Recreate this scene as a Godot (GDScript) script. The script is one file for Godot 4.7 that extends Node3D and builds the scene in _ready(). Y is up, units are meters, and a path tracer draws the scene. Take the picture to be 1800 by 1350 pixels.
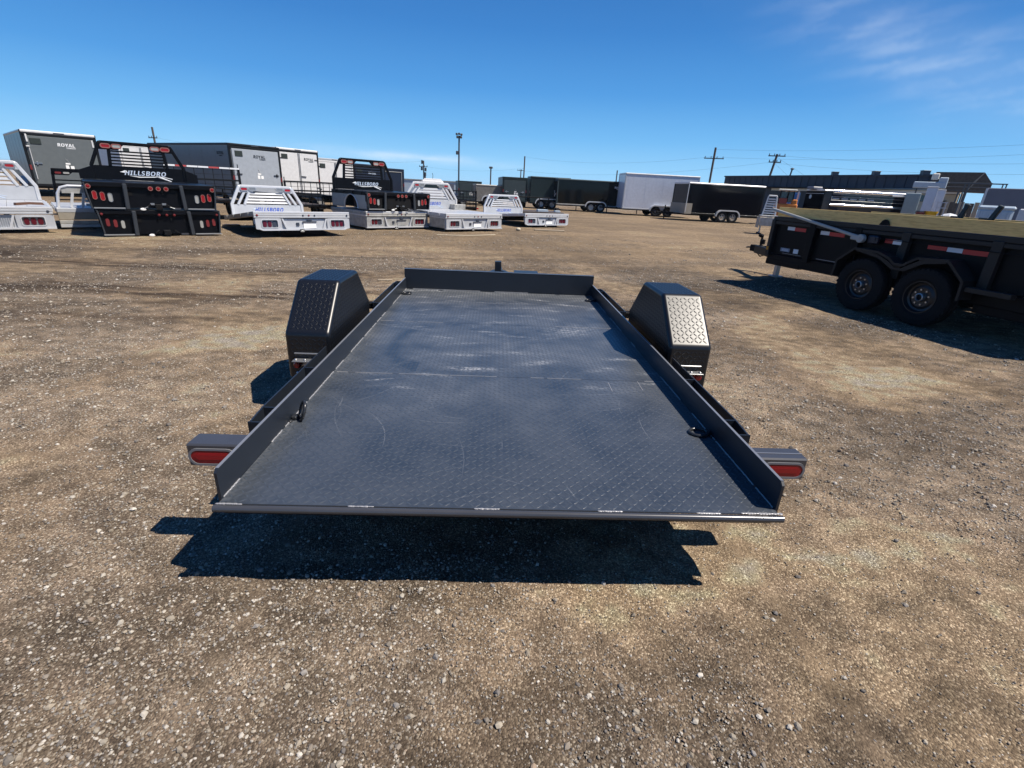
extends Node3D
# A trailer yard: a low steel-deck trailer in front, a dump trailer on the right, truck beds and cargo trailers behind.

class MB:
	# collects triangles; every face is given a rough outward direction, and is turned to face it
	var v := PackedVector3Array()
	var n := PackedVector3Array()
	var uv := PackedVector2Array()
	var t := Transform3D()

	func tri(a: Vector3, b: Vector3, c: Vector3, na: Vector3, nb: Vector3, nc: Vector3, ua := Vector2(), ub := Vector2(), uc := Vector2()) -> void:
		var g := (b - a).cross(c - a)
		if g.length_squared() < 1e-16:
			return
		if g.dot(na + nb + nc) > 0.0:
			var s := b; b = c; c = s
			var sn := nb; nb = nc; nc = sn
			var su := ub; ub = uc; uc = su
		v.append(t * a); v.append(t * b); v.append(t * c)
		n.append((t.basis * na).normalized()); n.append((t.basis * nb).normalized()); n.append((t.basis * nc).normalized())
		uv.append(ua); uv.append(ub); uv.append(uc)

	func flat(a: Vector3, b: Vector3, c: Vector3, out: Vector3) -> void:
		var g := (b - a).cross(c - a)
		if g.length_squared() < 1e-16:
			return
		g = g.normalized()
		if g.dot(out) < 0.0:
			g = -g
		tri(a, b, c, g, g, g)

	func quad(a: Vector3, b: Vector3, c: Vector3, d: Vector3, out: Vector3) -> void:
		flat(a, b, c, out)
		flat(a, c, d, out)

	func box(c: Vector3, s: Vector3, bev := 0.0) -> void:
		var h := s * 0.5
		bev = minf(bev, minf(h.x, minf(h.y, h.z)) * 0.9)
		var pt := func(sg: Vector3, ax: int) -> Vector3:
			var q := Vector3(h.x - bev, h.y - bev, h.z - bev)
			q[ax] = h[ax]
			return c + q * sg
		for a in 3:
			var b := (a + 1) % 3
			var d := (a + 2) % 3
			for s1 in [-1.0, 1.0]:
				var o := Vector3(); o[a] = s1
				var q := []
				for k in [[-1, -1], [1, -1], [1, 1], [-1, 1]]:
					var sg := Vector3(); sg[a] = s1; sg[b] = k[0]; sg[d] = k[1]
					q.append(pt.call(sg, a))
				quad(q[0], q[1], q[2], q[3], o)
				if bev > 0.0:
					for s2 in [-1.0, 1.0]:
						var e := Vector3(); e[a] = s1; e[b] = s2
						var lo := e; lo[d] = -1.0
						var hi := e; hi[d] = 1.0
						quad(pt.call(lo, a), pt.call(hi, a), pt.call(hi, b), pt.call(lo, b), e)
		if bev > 0.0:
			for x in [-1.0, 1.0]:
				for y in [-1.0, 1.0]:
					for z in [-1.0, 1.0]:
						var sg := Vector3(x, y, z)
						flat(pt.call(sg, 0), pt.call(sg, 1), pt.call(sg, 2), sg)

	func bar(a: Vector3, b: Vector3, w: float, h: float, up := Vector3.UP, bev := 0.0) -> void:
		# a straight bar of w by h from a to b
		var z := (b - a)
		var l := z.length()
		z = z / l
		var x := up.cross(z)
		if x.length() < 0.01:
			x = Vector3.RIGHT.cross(z)
		x = x.normalized()
		var keep := t
		t = t * Transform3D(Basis(x, z.cross(x), z), (a + b) * 0.5)
		box(Vector3.ZERO, Vector3(w, h, l), bev)
		t = keep

	func prism(poly: PackedVector2Array, z0: float, z1: float) -> void:
		# a polygon in x, y drawn out from z0 to z1
		var idx := Geometry2D.triangulate_polygon(poly)
		for i in range(0, idx.size(), 3):
			for z in [z0, z1]:
				var o := Vector3(0, 0, 1 if z == maxf(z0, z1) else -1)
				var a := poly[idx[i]]; var b := poly[idx[i + 1]]; var c := poly[idx[i + 2]]
				flat(Vector3(a.x, a.y, z), Vector3(b.x, b.y, z), Vector3(c.x, c.y, z), o)
		var turn := 0.0
		for i in poly.size():
			turn += poly[i].cross(poly[(i + 1) % poly.size()])
		for i in poly.size():
			var a := poly[i]; var b := poly[(i + 1) % poly.size()]
			var e := b - a
			var o := Vector3(e.y, -e.x, 0) * signf(turn)
			quad(Vector3(a.x, a.y, z0), Vector3(b.x, b.y, z0), Vector3(b.x, b.y, z1), Vector3(a.x, a.y, z1), o)

	func tube(path: Array, r: float, seg := 8, closed := false) -> void:
		var m := path.size()
		var rings := []
		var ref := Vector3.UP
		for i in m:
			var p: Vector3 = path[i]
			var before: Vector3 = path[(i - 1 + m) % m] if (i > 0 or closed) else p
			var after: Vector3 = path[(i + 1) % m] if (i < m - 1 or closed) else p
			var d := (after - before).normalized()
			if absf(d.dot(ref)) > 0.95:
				ref = Vector3.RIGHT if absf(d.x) < 0.9 else Vector3.BACK
			var x := ref.cross(d).normalized()
			var y := d.cross(x)
			ref = y
			var ring := []
			for k in seg:
				var a := TAU * k / seg
				ring.append([p + (x * cos(a) + y * sin(a)) * r, x * cos(a) + y * sin(a)])
			rings.append(ring)
		for i in (m if closed else m - 1):
			var A: Array = rings[i]; var B: Array = rings[(i + 1) % m]
			for k in seg:
				var l := (k + 1) % seg
				tri(A[k][0], A[l][0], B[l][0], A[k][1], A[l][1], B[l][1])
				tri(A[k][0], B[l][0], B[k][0], A[k][1], B[l][1], B[k][1])
		if not closed:
			for e in [0, m - 1]:
				var o: Vector3 = (path[0] - path[1]) if e == 0 else (path[m - 1] - path[m - 2])
				for k in range(1, seg - 1):
					flat(rings[e][0][0], rings[e][k][0], rings[e][k + 1][0], o)

	func rev(prof: Array, seg := 24, caps := true) -> void:
		# profile points (x along the axis, radius), turned round the x axis
		for i in prof.size() - 1:
			var a: Vector2 = prof[i]; var b: Vector2 = prof[i + 1]
			var e := b - a
			if e.length() < 1e-6:
				continue
			var nn := Vector2(-e.y, e.x).normalized()   # x, radial; the profile runs so that this points outward
			for k in seg:
				var p := TAU * k / seg
				var q := TAU * (k + 1) / seg
				var cp := Vector3(0, cos(p), sin(p)); var cq := Vector3(0, cos(q), sin(q))
				var np := Vector3(nn.x, 0, 0) + cp * nn.y
				var nq := Vector3(nn.x, 0, 0) + cq * nn.y
				var A := Vector3(a.x, 0, 0) + cp * a.y; var B := Vector3(b.x, 0, 0) + cp * b.y
				var C := Vector3(b.x, 0, 0) + cq * b.y; var D := Vector3(a.x, 0, 0) + cq * a.y
				tri(A, B, C, np, np, nq)
				tri(A, C, D, np, nq, nq)
		if caps:
			for e in [0, prof.size() - 1]:
				var p0: Vector2 = prof[e]
				if p0.y > 1e-5:
					var o := Vector3(-1 if prof[0].x < prof[prof.size() - 1].x else 1, 0, 0) * (1 if e == 0 else -1)
					for k in seg:
						var a0 := TAU * k / seg; var a1 := TAU * (k + 1) / seg
						flat(Vector3(p0.x, 0, 0), Vector3(p0.x, cos(a0) * p0.y, sin(a0) * p0.y), Vector3(p0.x, cos(a1) * p0.y, sin(a1) * p0.y), o)

	func cyl(a: Vector3, b: Vector3, r: float, seg := 12) -> void:
		tube([a, b], r, seg)

	func blob(c: Vector3, r: Vector3, la := 5, lo := 8) -> void:
		for i in la:
			for j in lo:
				var q := []
				for k in [[i, j], [i + 1, j], [i + 1, j + 1], [i, j + 1]]:
					var th: float = PI * k[0] / la
					var ph: float = TAU * k[1] / lo
					q.append(Vector3(sin(th) * cos(ph), cos(th), sin(th) * sin(ph)))
				var ir := Vector3(1 / r.x, 1 / r.y, 1 / r.z)
				tri(c + q[0] * r, c + q[1] * r, c + q[2] * r, q[0] * ir, q[1] * ir, q[2] * ir)
				tri(c + q[0] * r, c + q[2] * r, c + q[3] * r, q[0] * ir, q[2] * ir, q[3] * ir)

	func text(s: String, w: float, h: float, d := 0.006, slant := 0.0, face := "Droid Sans", bold := 800) -> void:
		# raised lettering in the x, y plane, centred, w by h, facing +z
		var f := SystemFont.new()
		f.font_names = PackedStringArray([face]); f.font_weight = bold
		var tm := TextMesh.new()
		tm.text = s; tm.font = f; tm.font_size = 32; tm.pixel_size = 0.01; tm.depth = 0.1; tm.curve_step = 2.0
		var ar := tm.get_mesh_arrays()
		var pv: PackedVector3Array = ar[Mesh.ARRAY_VERTEX]
		if pv.is_empty():
			return
		var bb := tm.get_aabb()
		var ix: PackedInt32Array = ar[Mesh.ARRAY_INDEX] if ar[Mesh.ARRAY_INDEX] != null else PackedInt32Array(range(pv.size()))
		var pn: PackedVector3Array = ar[Mesh.ARRAY_NORMAL]
		var ct := bb.get_center()
		for i in range(0, ix.size(), 3):
			var q := []
			for k in 3:
				var p := pv[ix[i + k]] - ct
				p = Vector3(p.x / bb.size.x * w, p.y / bb.size.y * h, p.z / 0.1 * d)
				p.x += p.y * slant
				q.append(p)
			var o := pn[ix[i]]
			tri(q[0], q[1], q[2], o, o, o)

	func pill(c: Vector2, w: float, h: float, z0: float, z1: float) -> void:
		prism(MB.pill_shape(c, w, h), z0, z1)

	static func pill_shape(c: Vector2, w: float, h: float, seg := 5) -> PackedVector2Array:
		var r := minf(w, h) * 0.5
		var out := PackedVector2Array()
		for k in 4:
			var cc := Vector2((w * 0.5 - r) * (1 if k in [0, 3] else -1), (h * 0.5 - r) * (1 if k < 2 else -1))
			for i in seg + 1:
				var a := PI * 0.5 * k + PI * 0.5 * i / seg
				out.append(c + cc + Vector2(cos(a), sin(a)) * r)
		return out

	func ring_plate(outer: PackedVector2Array, inner: PackedVector2Array, z0: float, z1: float) -> void:
		# a flat frame between two outlines that have the same number of points
		var m := outer.size()
		var mid := Vector2()
		for p in inner:
			mid += p / m
		for i in m:
			var j := (i + 1) % m
			var a := outer[i]; var b := outer[j]; var c := inner[j]; var d := inner[i]
			for z in [z0, z1]:
				quad(Vector3(a.x, a.y, z), Vector3(b.x, b.y, z), Vector3(c.x, c.y, z), Vector3(d.x, d.y, z), Vector3(0, 0, 1 if z == maxf(z0, z1) else -1))
			var oo := Vector3(a.x - mid.x, a.y - mid.y, 0)
			quad(Vector3(a.x, a.y, z0), Vector3(b.x, b.y, z0), Vector3(b.x, b.y, z1), Vector3(a.x, a.y, z1), oo)
			quad(Vector3(d.x, d.y, z0), Vector3(c.x, c.y, z0), Vector3(c.x, c.y, z1), Vector3(d.x, d.y, z1), -oo)

	func mesh() -> ArrayMesh:
		var m := ArrayMesh.new()
		var ar := []
		ar.resize(Mesh.ARRAY_MAX)
		ar[Mesh.ARRAY_VERTEX] = v; ar[Mesh.ARRAY_NORMAL] = n; ar[Mesh.ARRAY_TEX_UV] = uv
		m.add_surface_from_arrays(Mesh.PRIMITIVE_TRIANGLES, ar)
		return m


var M := {}
var used := {}
var noise_grey: NoiseTexture2D
var noise_fine: NoiseTexture2D
var noise_bump: NoiseTexture2D
var rng := RandomNumberGenerator.new()


func numbered(called: String) -> String:
	var k: int = used.get(called, 0)
	used[called] = k + 1
	return called if k == 0 else "%s_%03d" % [called, k]


func tag(o: Node, label: String, category: String, group := "") -> void:
	o.set_meta("label", label); o.set_meta("category", category)
	if group:
		o.set_meta("group", group)


func thing(called: String, label: String, category: String, at := Vector3.ZERO, turn := 0.0, group := "") -> Node3D:
	var o := Node3D.new()
	o.name = numbered(called)
	add_child(o)
	o.position = at
	o.rotation.y = deg_to_rad(turn)
	tag(o, label, category, group)
	return o


func put(called: String, mb: MB, m: Material, parent: Node) -> MeshInstance3D:
	var o := MeshInstance3D.new()
	o.mesh = mb.mesh()
	o.material_override = m
	if parent == self:
		o.name = numbered(called)
		add_child(o)
	else:
		o.name = called
		parent.add_child(o, true)
	return o


func share(called: String, mesh: Mesh, m: Material, parent: Node, at := Transform3D()) -> MeshInstance3D:
	var o := MeshInstance3D.new()
	o.mesh = mesh
	o.material_override = m
	o.name = called
	o.transform = at
	parent.add_child(o, true)
	return o


func struct(o: Node) -> void:
	o.set_meta("kind", "structure")


func lin(r: float, g: float, b: float) -> Color:
	return Color(r, g, b).linear_to_srgb()


func mat(c: Color, rough: float, metal := 0.0, vary := 0.0, size := 1.5, spec := 0.5) -> StandardMaterial3D:
	# colour given as linear reflectance; vary: how far a soft stain pattern shows
	var m := StandardMaterial3D.new()
	m.albedo_color = lin(c.r, c.g, c.b)
	m.roughness = rough
	m.metallic = metal
	m.metallic_specular = spec
	if vary > 0.0:
		m.uv1_triplanar = true
		m.uv1_scale = Vector3.ONE / size
		m.albedo_texture = noise_grey if vary < 0.5 else noise_fine
		m.roughness_texture = noise_grey
		m.roughness_texture_channel = BaseMaterial3D.TEXTURE_CHANNEL_GREEN
	return m


func ramp(points: Array) -> Gradient:
	var g := Gradient.new()
	var o := PackedFloat32Array(); var c := PackedColorArray()
	for p in points:
		o.append(p[0]); c.append(p[1])
	g.offsets = o; g.colors = c
	return g


func noise_tex(kind: int, freq: float, size: int, g: Gradient, sd := 1, oct := 4, ret := -1) -> NoiseTexture2D:
	var f := FastNoiseLite.new()
	f.noise_type = kind; f.frequency = freq; f.seed = sd
	f.fractal_type = FastNoiseLite.FRACTAL_FBM if oct > 1 else FastNoiseLite.FRACTAL_NONE
	f.fractal_octaves = oct
	if ret >= 0:
		f.cellular_return_type = ret
		f.cellular_jitter = 1.0
	var nt := NoiseTexture2D.new()
	nt.width = size; nt.height = size; nt.seamless = true; nt.seamless_blend_skirt = 0.08
	nt.noise = f
	if g:
		nt.color_ramp = g
	return nt


func make_materials() -> void:
	noise_grey = noise_tex(FastNoiseLite.TYPE_SIMPLEX_SMOOTH, 0.012, 512, ramp([[0.25, Color(0.965, 0.965, 0.965)], [0.5, Color(0.985, 0.985, 0.985)], [0.75, Color.WHITE]]), 3, 5)
	noise_fine = noise_tex(FastNoiseLite.TYPE_SIMPLEX_SMOOTH, 0.02, 512, ramp([[0.3, Color(0.9, 0.895, 0.885)], [0.5, Color(0.965, 0.96, 0.955)], [0.7, Color.WHITE]]), 5, 6)
	noise_bump = noise_tex(FastNoiseLite.TYPE_SIMPLEX_SMOOTH, 0.03, 256, null, 7, 4)
	M.rail = mat(Color(0.0145, 0.0185, 0.026), 0.36, 0.0, 0.3, 0.9, 0.5)
	M.black = mat(Color(0.009, 0.01, 0.012), 0.4, 0.0, 0.3, 0.8, 0.35)
	M.fender = mat(Color(0.0045, 0.0055, 0.008), 0.36, 0.0, 0.0, 0.5, 0.5)
	M.under = mat(Color(0.006, 0.006, 0.007), 0.7, 0.0, 0.0, 1.0, 0.3)
	M.bedblack = mat(Color(0.0045, 0.005, 0.007), 0.36, 0.0, 0.3, 0.8, 0.27)
	M.dump = mat(Color(0.006, 0.006, 0.007), 0.45, 0.0, 0.3, 0.9, 0.26)
	M.dumptrim = mat(Color(0.022, 0.0205, 0.0205), 0.4, 0.0, 0.3, 0.9, 0.35)
	M.rubber = mat(Color(0.008, 0.008, 0.009), 0.8, 0.0, 0.6, 0.3, 0.35)
	M.rim = mat(Color(0.012, 0.012, 0.013), 0.35)
	M.steel = mat(Color(0.5, 0.5, 0.51), 0.3, 0.9, 0.3, 0.3)
	M.zinc = mat(Color(0.4, 0.41, 0.42), 0.42, 0.8, 0.3, 0.3)
	M.weld = mat(Color(0.3, 0.3, 0.31), 0.4, 0.3)
	M.chrome = mat(Color(0.75, 0.75, 0.77), 0.14, 1.0)
	M.dark_chrome = mat(Color(0.012, 0.011, 0.016), 0.06, 0.0, 0.0, 1.0, 0.5)
	M.alu = mat(Color(0.47, 0.485, 0.51), 0.36, 0.2, 0.3, 2.2)
	M.alu_dull = mat(Color(0.40, 0.40, 0.385), 0.45, 0.3, 0.6, 2.0)
	M.alu_edge = mat(Color(0.6, 0.61, 0.63), 0.3, 0.25, 0.3, 1.6)
	M.tread = mat(Color(0.45, 0.46, 0.47), 0.3, 0.7, 0.6, 0.15)
	M.white = mat(Color(0.6, 0.605, 0.615), 0.35, 0.0, 0.3, 1.6)
	M.cool_white = mat(Color(0.6, 0.63, 0.7), 0.3, 0.0, 0.3, 1.6)
	M.silver = mat(Color(0.36, 0.39, 0.43), 0.32, 0.15, 0.3, 1.6)
	M.grey = mat(Color(0.1, 0.115, 0.12), 0.35, 0.0, 0.3, 1.6)
	M.slate = mat(Color(0.022, 0.034, 0.036), 0.35, 0.0, 0.3, 1.6, 0.3)
	M.navy = mat(Color(0.012, 0.017, 0.033), 0.3, 0.0, 0.3, 1.6)
	M.gloss_black = mat(Color(0.004, 0.005, 0.005), 0.05, 0.0, 0.0, 1.0, 0.34)
	M.beige_grey = mat(Color(0.16, 0.155, 0.145), 0.5, 0.0, 0.6, 1.6)
	M.red = mat(Color(0.27, 0.008, 0.012), 0.2)
	M.red_dull = mat(Color(0.16, 0.02, 0.02), 0.35)
	M.red_tape = mat(Color(0.5, 0.03, 0.025), 0.4)
	M.white_tape = mat(Color(0.7, 0.72, 0.75), 0.4)
	M.clear = mat(Color(0.38, 0.38, 0.36), 0.2, 0.2)
	M.dark_lamp = mat(Color(0.04, 0.045, 0.06), 0.15, 0.0)
	M.amber = mat(Color(0.55, 0.22, 0.02), 0.25)
	M.paper = mat(Color(0.82, 0.82, 0.8), 0.7)
	M.blue_print = mat(Color(0.03, 0.08, 0.42), 0.4)
	M.pale_print = mat(Color(0.5, 0.58, 0.7), 0.4)
	M.black_print = mat(Color(0.012, 0.014, 0.02), 0.4)
	M.white_print = mat(Color(0.82, 0.84, 0.86), 0.4)
	M.pole = mat(Color(0.09, 0.075, 0.065), 0.9, 0.0, 0.6, 0.8)
	M.pole_steel = mat(Color(0.08, 0.09, 0.1), 0.5, 0.3)
	M.wire = mat(Color(0.03, 0.03, 0.035), 0.6)
	M.orange = mat(Color(0.6, 0.2, 0.03), 0.4, 0.0, 0.3, 0.8)
	M.yellow = mat(Color(0.7, 0.4, 0.02), 0.4)
	M.brick_red = mat(Color(0.3, 0.05, 0.03), 0.5)
	M.tan = mat(Color(0.5, 0.44, 0.33), 0.8, 0.0, 0.3, 2.0)
	M.building = mat(Color(0.028, 0.036, 0.055), 0.6, 0.0, 0.3, 6.0)
	M.cream = mat(Color(0.72, 0.69, 0.6), 0.6, 0.0, 0.3, 3.0)
	M.brown = mat(Color(0.09, 0.075, 0.06), 0.8, 0.0, 0.6, 2.0)
	M.grass = mat(Color(0.2, 0.16, 0.09), 0.95, 0.0, 0.6, 1.2)
	M.pale_blue = mat(Color(0.42, 0.5, 0.57), 0.45, 0.0, 0.3, 1.0)
	M.purple_grey = mat(Color(0.13, 0.135, 0.17), 0.45, 0.0, 0.3, 2.0)
	M.sage = mat(Color(0.3, 0.36, 0.36), 0.5, 0.0, 0.3, 1.0)
	M.glass = mat(Color(0.03, 0.05, 0.06), 0.05)
	M.blue = mat(Color(0.04, 0.16, 0.4), 0.4)
	M.rust = mat(Color(0.12, 0.06, 0.04), 0.8, 0.0, 0.6, 0.4)
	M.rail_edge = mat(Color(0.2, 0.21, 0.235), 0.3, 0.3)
	M.rail_bright = mat(Color(0.07, 0.072, 0.08), 0.24, 0.35, 0.3, 0.9, 0.6)
	M.grommet = mat(Color(0.16, 0.16, 0.17), 0.35)
	M.ring = mat(Color(0.03, 0.032, 0.036), 0.28, 0.3)
	M.arm = mat(Color(0.36, 0.37, 0.355), 0.5, 0.1)
	M.decal = mat(Color(0.18, 0.22, 0.3), 0.4)
	M.stake = mat(Color(0.02, 0.03, 0.032), 0.5)
	M.grey_door = mat(Color(0.115, 0.13, 0.135), 0.4, 0.0, 0.3, 1.6)
	M.grey_mid = mat(Color(0.16, 0.18, 0.195), 0.35, 0.0, 0.3, 1.6)
	M.slate_mid = mat(Color(0.05, 0.068, 0.072), 0.4, 0.0, 0.3, 1.6, 0.35)
	M.gloss_dark = mat(Color(0.004, 0.004, 0.006), 0.12, 0.0, 0.0, 1.0, 0.3)
	M.charcoal = mat(Color(0.03, 0.032, 0.034), 0.4)
	M.lamp_ring = mat(Color(0.26, 0.1, 0.085), 0.35)
	M.bedblack_edge = mat(Color(0.035, 0.04, 0.048), 0.3, 0.0, 0.3, 0.6)
	M.clear_dim = mat(Color(0.2, 0.21, 0.22), 0.2, 0.2)
	M.zinc_dark = mat(Color(0.1, 0.1, 0.11), 0.4, 0.6)
	M.dark_vent = mat(Color(0.02, 0.028, 0.025), 0.5)
	M.tan_side = mat(Color(0.3, 0.27, 0.22), 0.6, 0.1, 0.3, 1.0)
	M.side_metal = mat(Color(0.34, 0.36, 0.38), 0.32, 0.4, 0.3, 2.0)
	M.deck_brown = mat(Color(0.075, 0.06, 0.055), 0.7, 0.0, 0.6, 0.8)
	M.red_faded = mat(Color(0.4, 0.06, 0.06), 0.5)
	M.lamp_dark_red = mat(Color(0.085, 0.006, 0.012), 0.2)
	# planed, treated timber: grain along x
	M.timber = mat(Color(0.82, 0.58, 0.23), 0.75)
	var grain := noise_tex(FastNoiseLite.TYPE_SIMPLEX_SMOOTH, 0.02, 512, ramp([[0.2, Color(0.88, 0.85, 0.8)], [0.42, Color(0.95, 0.93, 0.9)], [0.6, Color(0.99, 0.98, 0.96)], [0.8, Color(0.93, 0.92, 0.87)]]), 21, 4)
	M.timber.uv1_triplanar = true
	M.timber.uv1_scale = Vector3(3.0, 3.0, 0.35)
	M.timber.albedo_texture = grain
	M.old_timber = mat(Color(0.4, 0.33, 0.24), 0.85, 0.0, 0.6, 0.3)


func _ready() -> void:
	rng.seed = 11
	# ---- camera, sky, sun, exposure
	var cam := Camera3D.new()
	cam.name = "camera"
	cam.transform = Transform3D(Basis(Vector3(0.99829957, 0.05020807, 0.02961626), Vector3(-0.03567632, 0.92805066, -0.37074139), Vector3(-0.04609959, 0.36905437, 0.92826381)).orthonormalized(), Vector3(-0.0732, 1.3846, 1.4193))
	cam.fov = rad_to_deg(2.0 * atan(675.0 / 867.11))
	cam.near = 0.05
	cam.far = 1500.0
	add_child(cam)
	cam.current = true
	var sun := DirectionalLight3D.new()
	sun.name = "sun"
	sun.light_energy = 1.6
	sun.light_color = Color(1.0, 0.965, 0.915)
	sun.light_angular_distance = 0.5
	sun.shadow_enabled = true
	sun.look_at_from_position(Vector3(0.5115, 0.8484, 0.1362) * 10.0, Vector3.ZERO, Vector3.UP)
	add_child(sun)
	var env := Environment.new()
	env.background_mode = Environment.BG_SKY
	env.sky = Sky.new()
	env.sky.sky_material = make_sky()
	env.background_energy_multiplier = 0.76
	env.tonemap_mode = Environment.TONE_MAPPER_LINEAR
	env.tonemap_exposure = 1.5
	env.sdfgi_enabled = true
	env.ssao_enabled = true
	env.ssil_enabled = true
	env.fog_enabled = true
	env.fog_density = 0.00018
	env.fog_light_color = Color(0.78, 0.87, 0.98)
	var we := WorldEnvironment.new()
	we.name = "environment"
	we.environment = env
	add_child(we)
	# ---- the place
	make_materials()
	make_ground()
	make_far_buildings()
	make_poles()
	make_cargo_trailers()
	make_open_trailers()
	make_right_side()
	make_beds()
	make_dump_trailer()
	make_deck_trailer()
	make_small_things()


func make_sky() -> PanoramaSkyMaterial:
	# clear air, deep blue overhead and pale at the horizon, with thin cirrus
	var w := 2048; var h := 1024
	var im := Image.create(w, h, false, Image.FORMAT_RGBF)
	var f := FastNoiseLite.new()
	f.seed = 5; f.noise_type = FastNoiseLite.TYPE_SIMPLEX_SMOOTH; f.frequency = 1.0
	f.fractal_type = FastNoiseLite.FRACTAL_FBM; f.fractal_octaves = 5
	f.domain_warp_enabled = true; f.domain_warp_amplitude = 0.6; f.domain_warp_frequency = 0.8
	var wide := FastNoiseLite.new()
	wide.seed = 9; wide.noise_type = FastNoiseLite.TYPE_SIMPLEX_SMOOTH; wide.frequency = 1.3
	wide.fractal_type = FastNoiseLite.FRACTAL_FBM; wide.fractal_octaves = 2
	var stops := [[0.0, 0.36, 0.64, 0.90], [2.0, 0.285, 0.585, 0.88], [5.0, 0.165, 0.45, 0.81], [9.0, 0.085, 0.31, 0.69], [14.0, 0.050, 0.215, 0.56], [20.0, 0.034, 0.152, 0.44], [35.0, 0.021, 0.098, 0.32], [90.0, 0.013, 0.060, 0.22]]
	for y in h:
		var el := 90.0 - 180.0 * (y + 0.5) / h
		var c := Vector3(0.26, 0.22, 0.17)
		if el >= 0.0:
			for k in stops.size() - 1:
				if el <= stops[k + 1][0]:
					var s: float = (el - stops[k][0]) / (stops[k + 1][0] - stops[k][0])
					c = Vector3(stops[k][1], stops[k][2], stops[k][3]).lerp(Vector3(stops[k + 1][1], stops[k + 1][2], stops[k + 1][3]), s)
					break
		for x in w:
			var q := c
			if el > 0.0 and el < 60.0:
				var az := wrapf(360.0 * (x + 0.5) / w, -180.0, 180.0)
				# streaks of cirrus
				var patch := 0.0
				# one veil to the right of the yard, one thin band low ahead
				var u := (az - 37.6 - (11.3 - el) * 1.7) / 6.5
				var e1 := (el - 10.5) / 5.5
				patch = exp(-(u * u + e1 * e1))
				var e2 := (el - 2.4 + 0.012 * (az + 10.0)) / 0.42
				var a2 := (az + 9.0) / 11.0
				var band := exp(-e2 * e2 - a2 * a2)
				if patch > 0.02 or band > 0.02:
					var st := f.get_noise_2d(az * 0.10, (el - 0.16 * az) * 0.62)
					var amt := clampf(patch * (0.10 + 0.34 * maxf(0.0, st + 0.16)), 0.0, 0.6)
					amt = maxf(amt, band * (0.34 + 0.5 * f.get_noise_2d(az * 0.12, el * 1.4)))
					q = q.lerp(Vector3(0.74, 0.84, 0.96), clampf(amt, 0.0, 0.7))
			im.set_pixel(x, y, Color(q.x, q.y, q.z))
	var p := PanoramaSkyMaterial.new()
	p.panorama = ImageTexture.create_from_image(im)
	return p


func make_ground() -> void:
	var m := StandardMaterial3D.new()
	m.roughness = 0.95
	m.metallic_specular = 0.3
	m.albedo_color = Color.WHITE
	var stone := ramp([[0.0, lin(0.115, 0.098, 0.08)], [0.25, lin(0.172, 0.147, 0.117)], [0.55, lin(0.232, 0.199, 0.158)], [0.8, lin(0.29, 0.256, 0.208)], [0.92, lin(0.42, 0.385, 0.32)], [1.0, lin(0.55, 0.52, 0.45)]])
	m.albedo_texture = noise_tex(FastNoiseLite.TYPE_CELLULAR, 0.17, 2048, stone, 31, 1, FastNoiseLite.RETURN_CELL_VALUE)
	m.heightmap_enabled = true
	m.heightmap_texture = noise_tex(FastNoiseLite.TYPE_CELLULAR, 0.17, 2048, ramp([[0.0, Color.WHITE], [0.6, Color(0.45, 0.45, 0.45)], [1.0, Color.BLACK]]), 31, 1, FastNoiseLite.RETURN_DISTANCE)
	m.heightmap_scale = 0.45
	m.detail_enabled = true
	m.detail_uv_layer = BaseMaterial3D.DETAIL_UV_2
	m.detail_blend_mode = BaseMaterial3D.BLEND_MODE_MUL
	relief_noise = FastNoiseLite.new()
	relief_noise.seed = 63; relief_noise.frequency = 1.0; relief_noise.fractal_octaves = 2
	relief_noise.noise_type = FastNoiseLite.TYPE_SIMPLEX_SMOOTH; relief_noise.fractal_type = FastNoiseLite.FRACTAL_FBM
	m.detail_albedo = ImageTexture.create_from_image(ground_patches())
	# one sheet, finely divided near the viewer and coarse out to the horizon
	var n := 260
	var ed := PackedFloat64Array()
	for i in n + 1:
		var t := -1.0 + 2.0 * i / n
		var t3 := absf(t)
		ed.append(signf(t) * (6.0 * t3 + 24.0 * pow(t3, 4.0) + (670.0 * pow((t3 - 0.9) / 0.1, 3.0) if t3 > 0.9 else 0.0)))
	var pv := PackedVector3Array(); var nv := PackedVector3Array(); var u1 := PackedVector2Array(); var u2 := PackedVector2Array(); var ix := PackedInt32Array()
	for j in n + 1:
		for i in n + 1:
			var x := ed[i]; var z := ed[j] - 1.0
			var y := relief(x, z)
			pv.append(Vector3(x, y, z))
			if absf(x) < 30.0 and absf(z) < 30.0:
				nv.append(Vector3(y - relief(x + 0.03, z), 0.03, y - relief(x, z + 0.03)).normalized())
			else:
				nv.append(Vector3.UP)
			u1.append(Vector2(x, z) / 1.9)
			u2.append(Vector2((x + 27.0) / 56.0, (z + 45.0) / 56.0))
			if i < n and j < n:
				var k := j * (n + 1) + i
				ix.append_array(PackedInt32Array([k, k + 1, k + n + 2, k, k + n + 2, k + n + 1]))
	var ar := []
	ar.resize(Mesh.ARRAY_MAX)
	ar[Mesh.ARRAY_VERTEX] = pv; ar[Mesh.ARRAY_NORMAL] = nv; ar[Mesh.ARRAY_TEX_UV] = u1; ar[Mesh.ARRAY_TEX_UV2] = u2; ar[Mesh.ARRAY_INDEX] = ix
	var gm := ArrayMesh.new()
	gm.add_surface_from_arrays(Mesh.PRIMITIVE_TRIANGLES, ar)
	var o := MeshInstance3D.new()
	o.mesh = gm
	o.material_override = m
	o.name = "ground"
	add_child(o)
	struct(o)
	o.set_meta("label", "brown gravel and dirt yard surface marked by wheel tracks")
	make_gravel()


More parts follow.
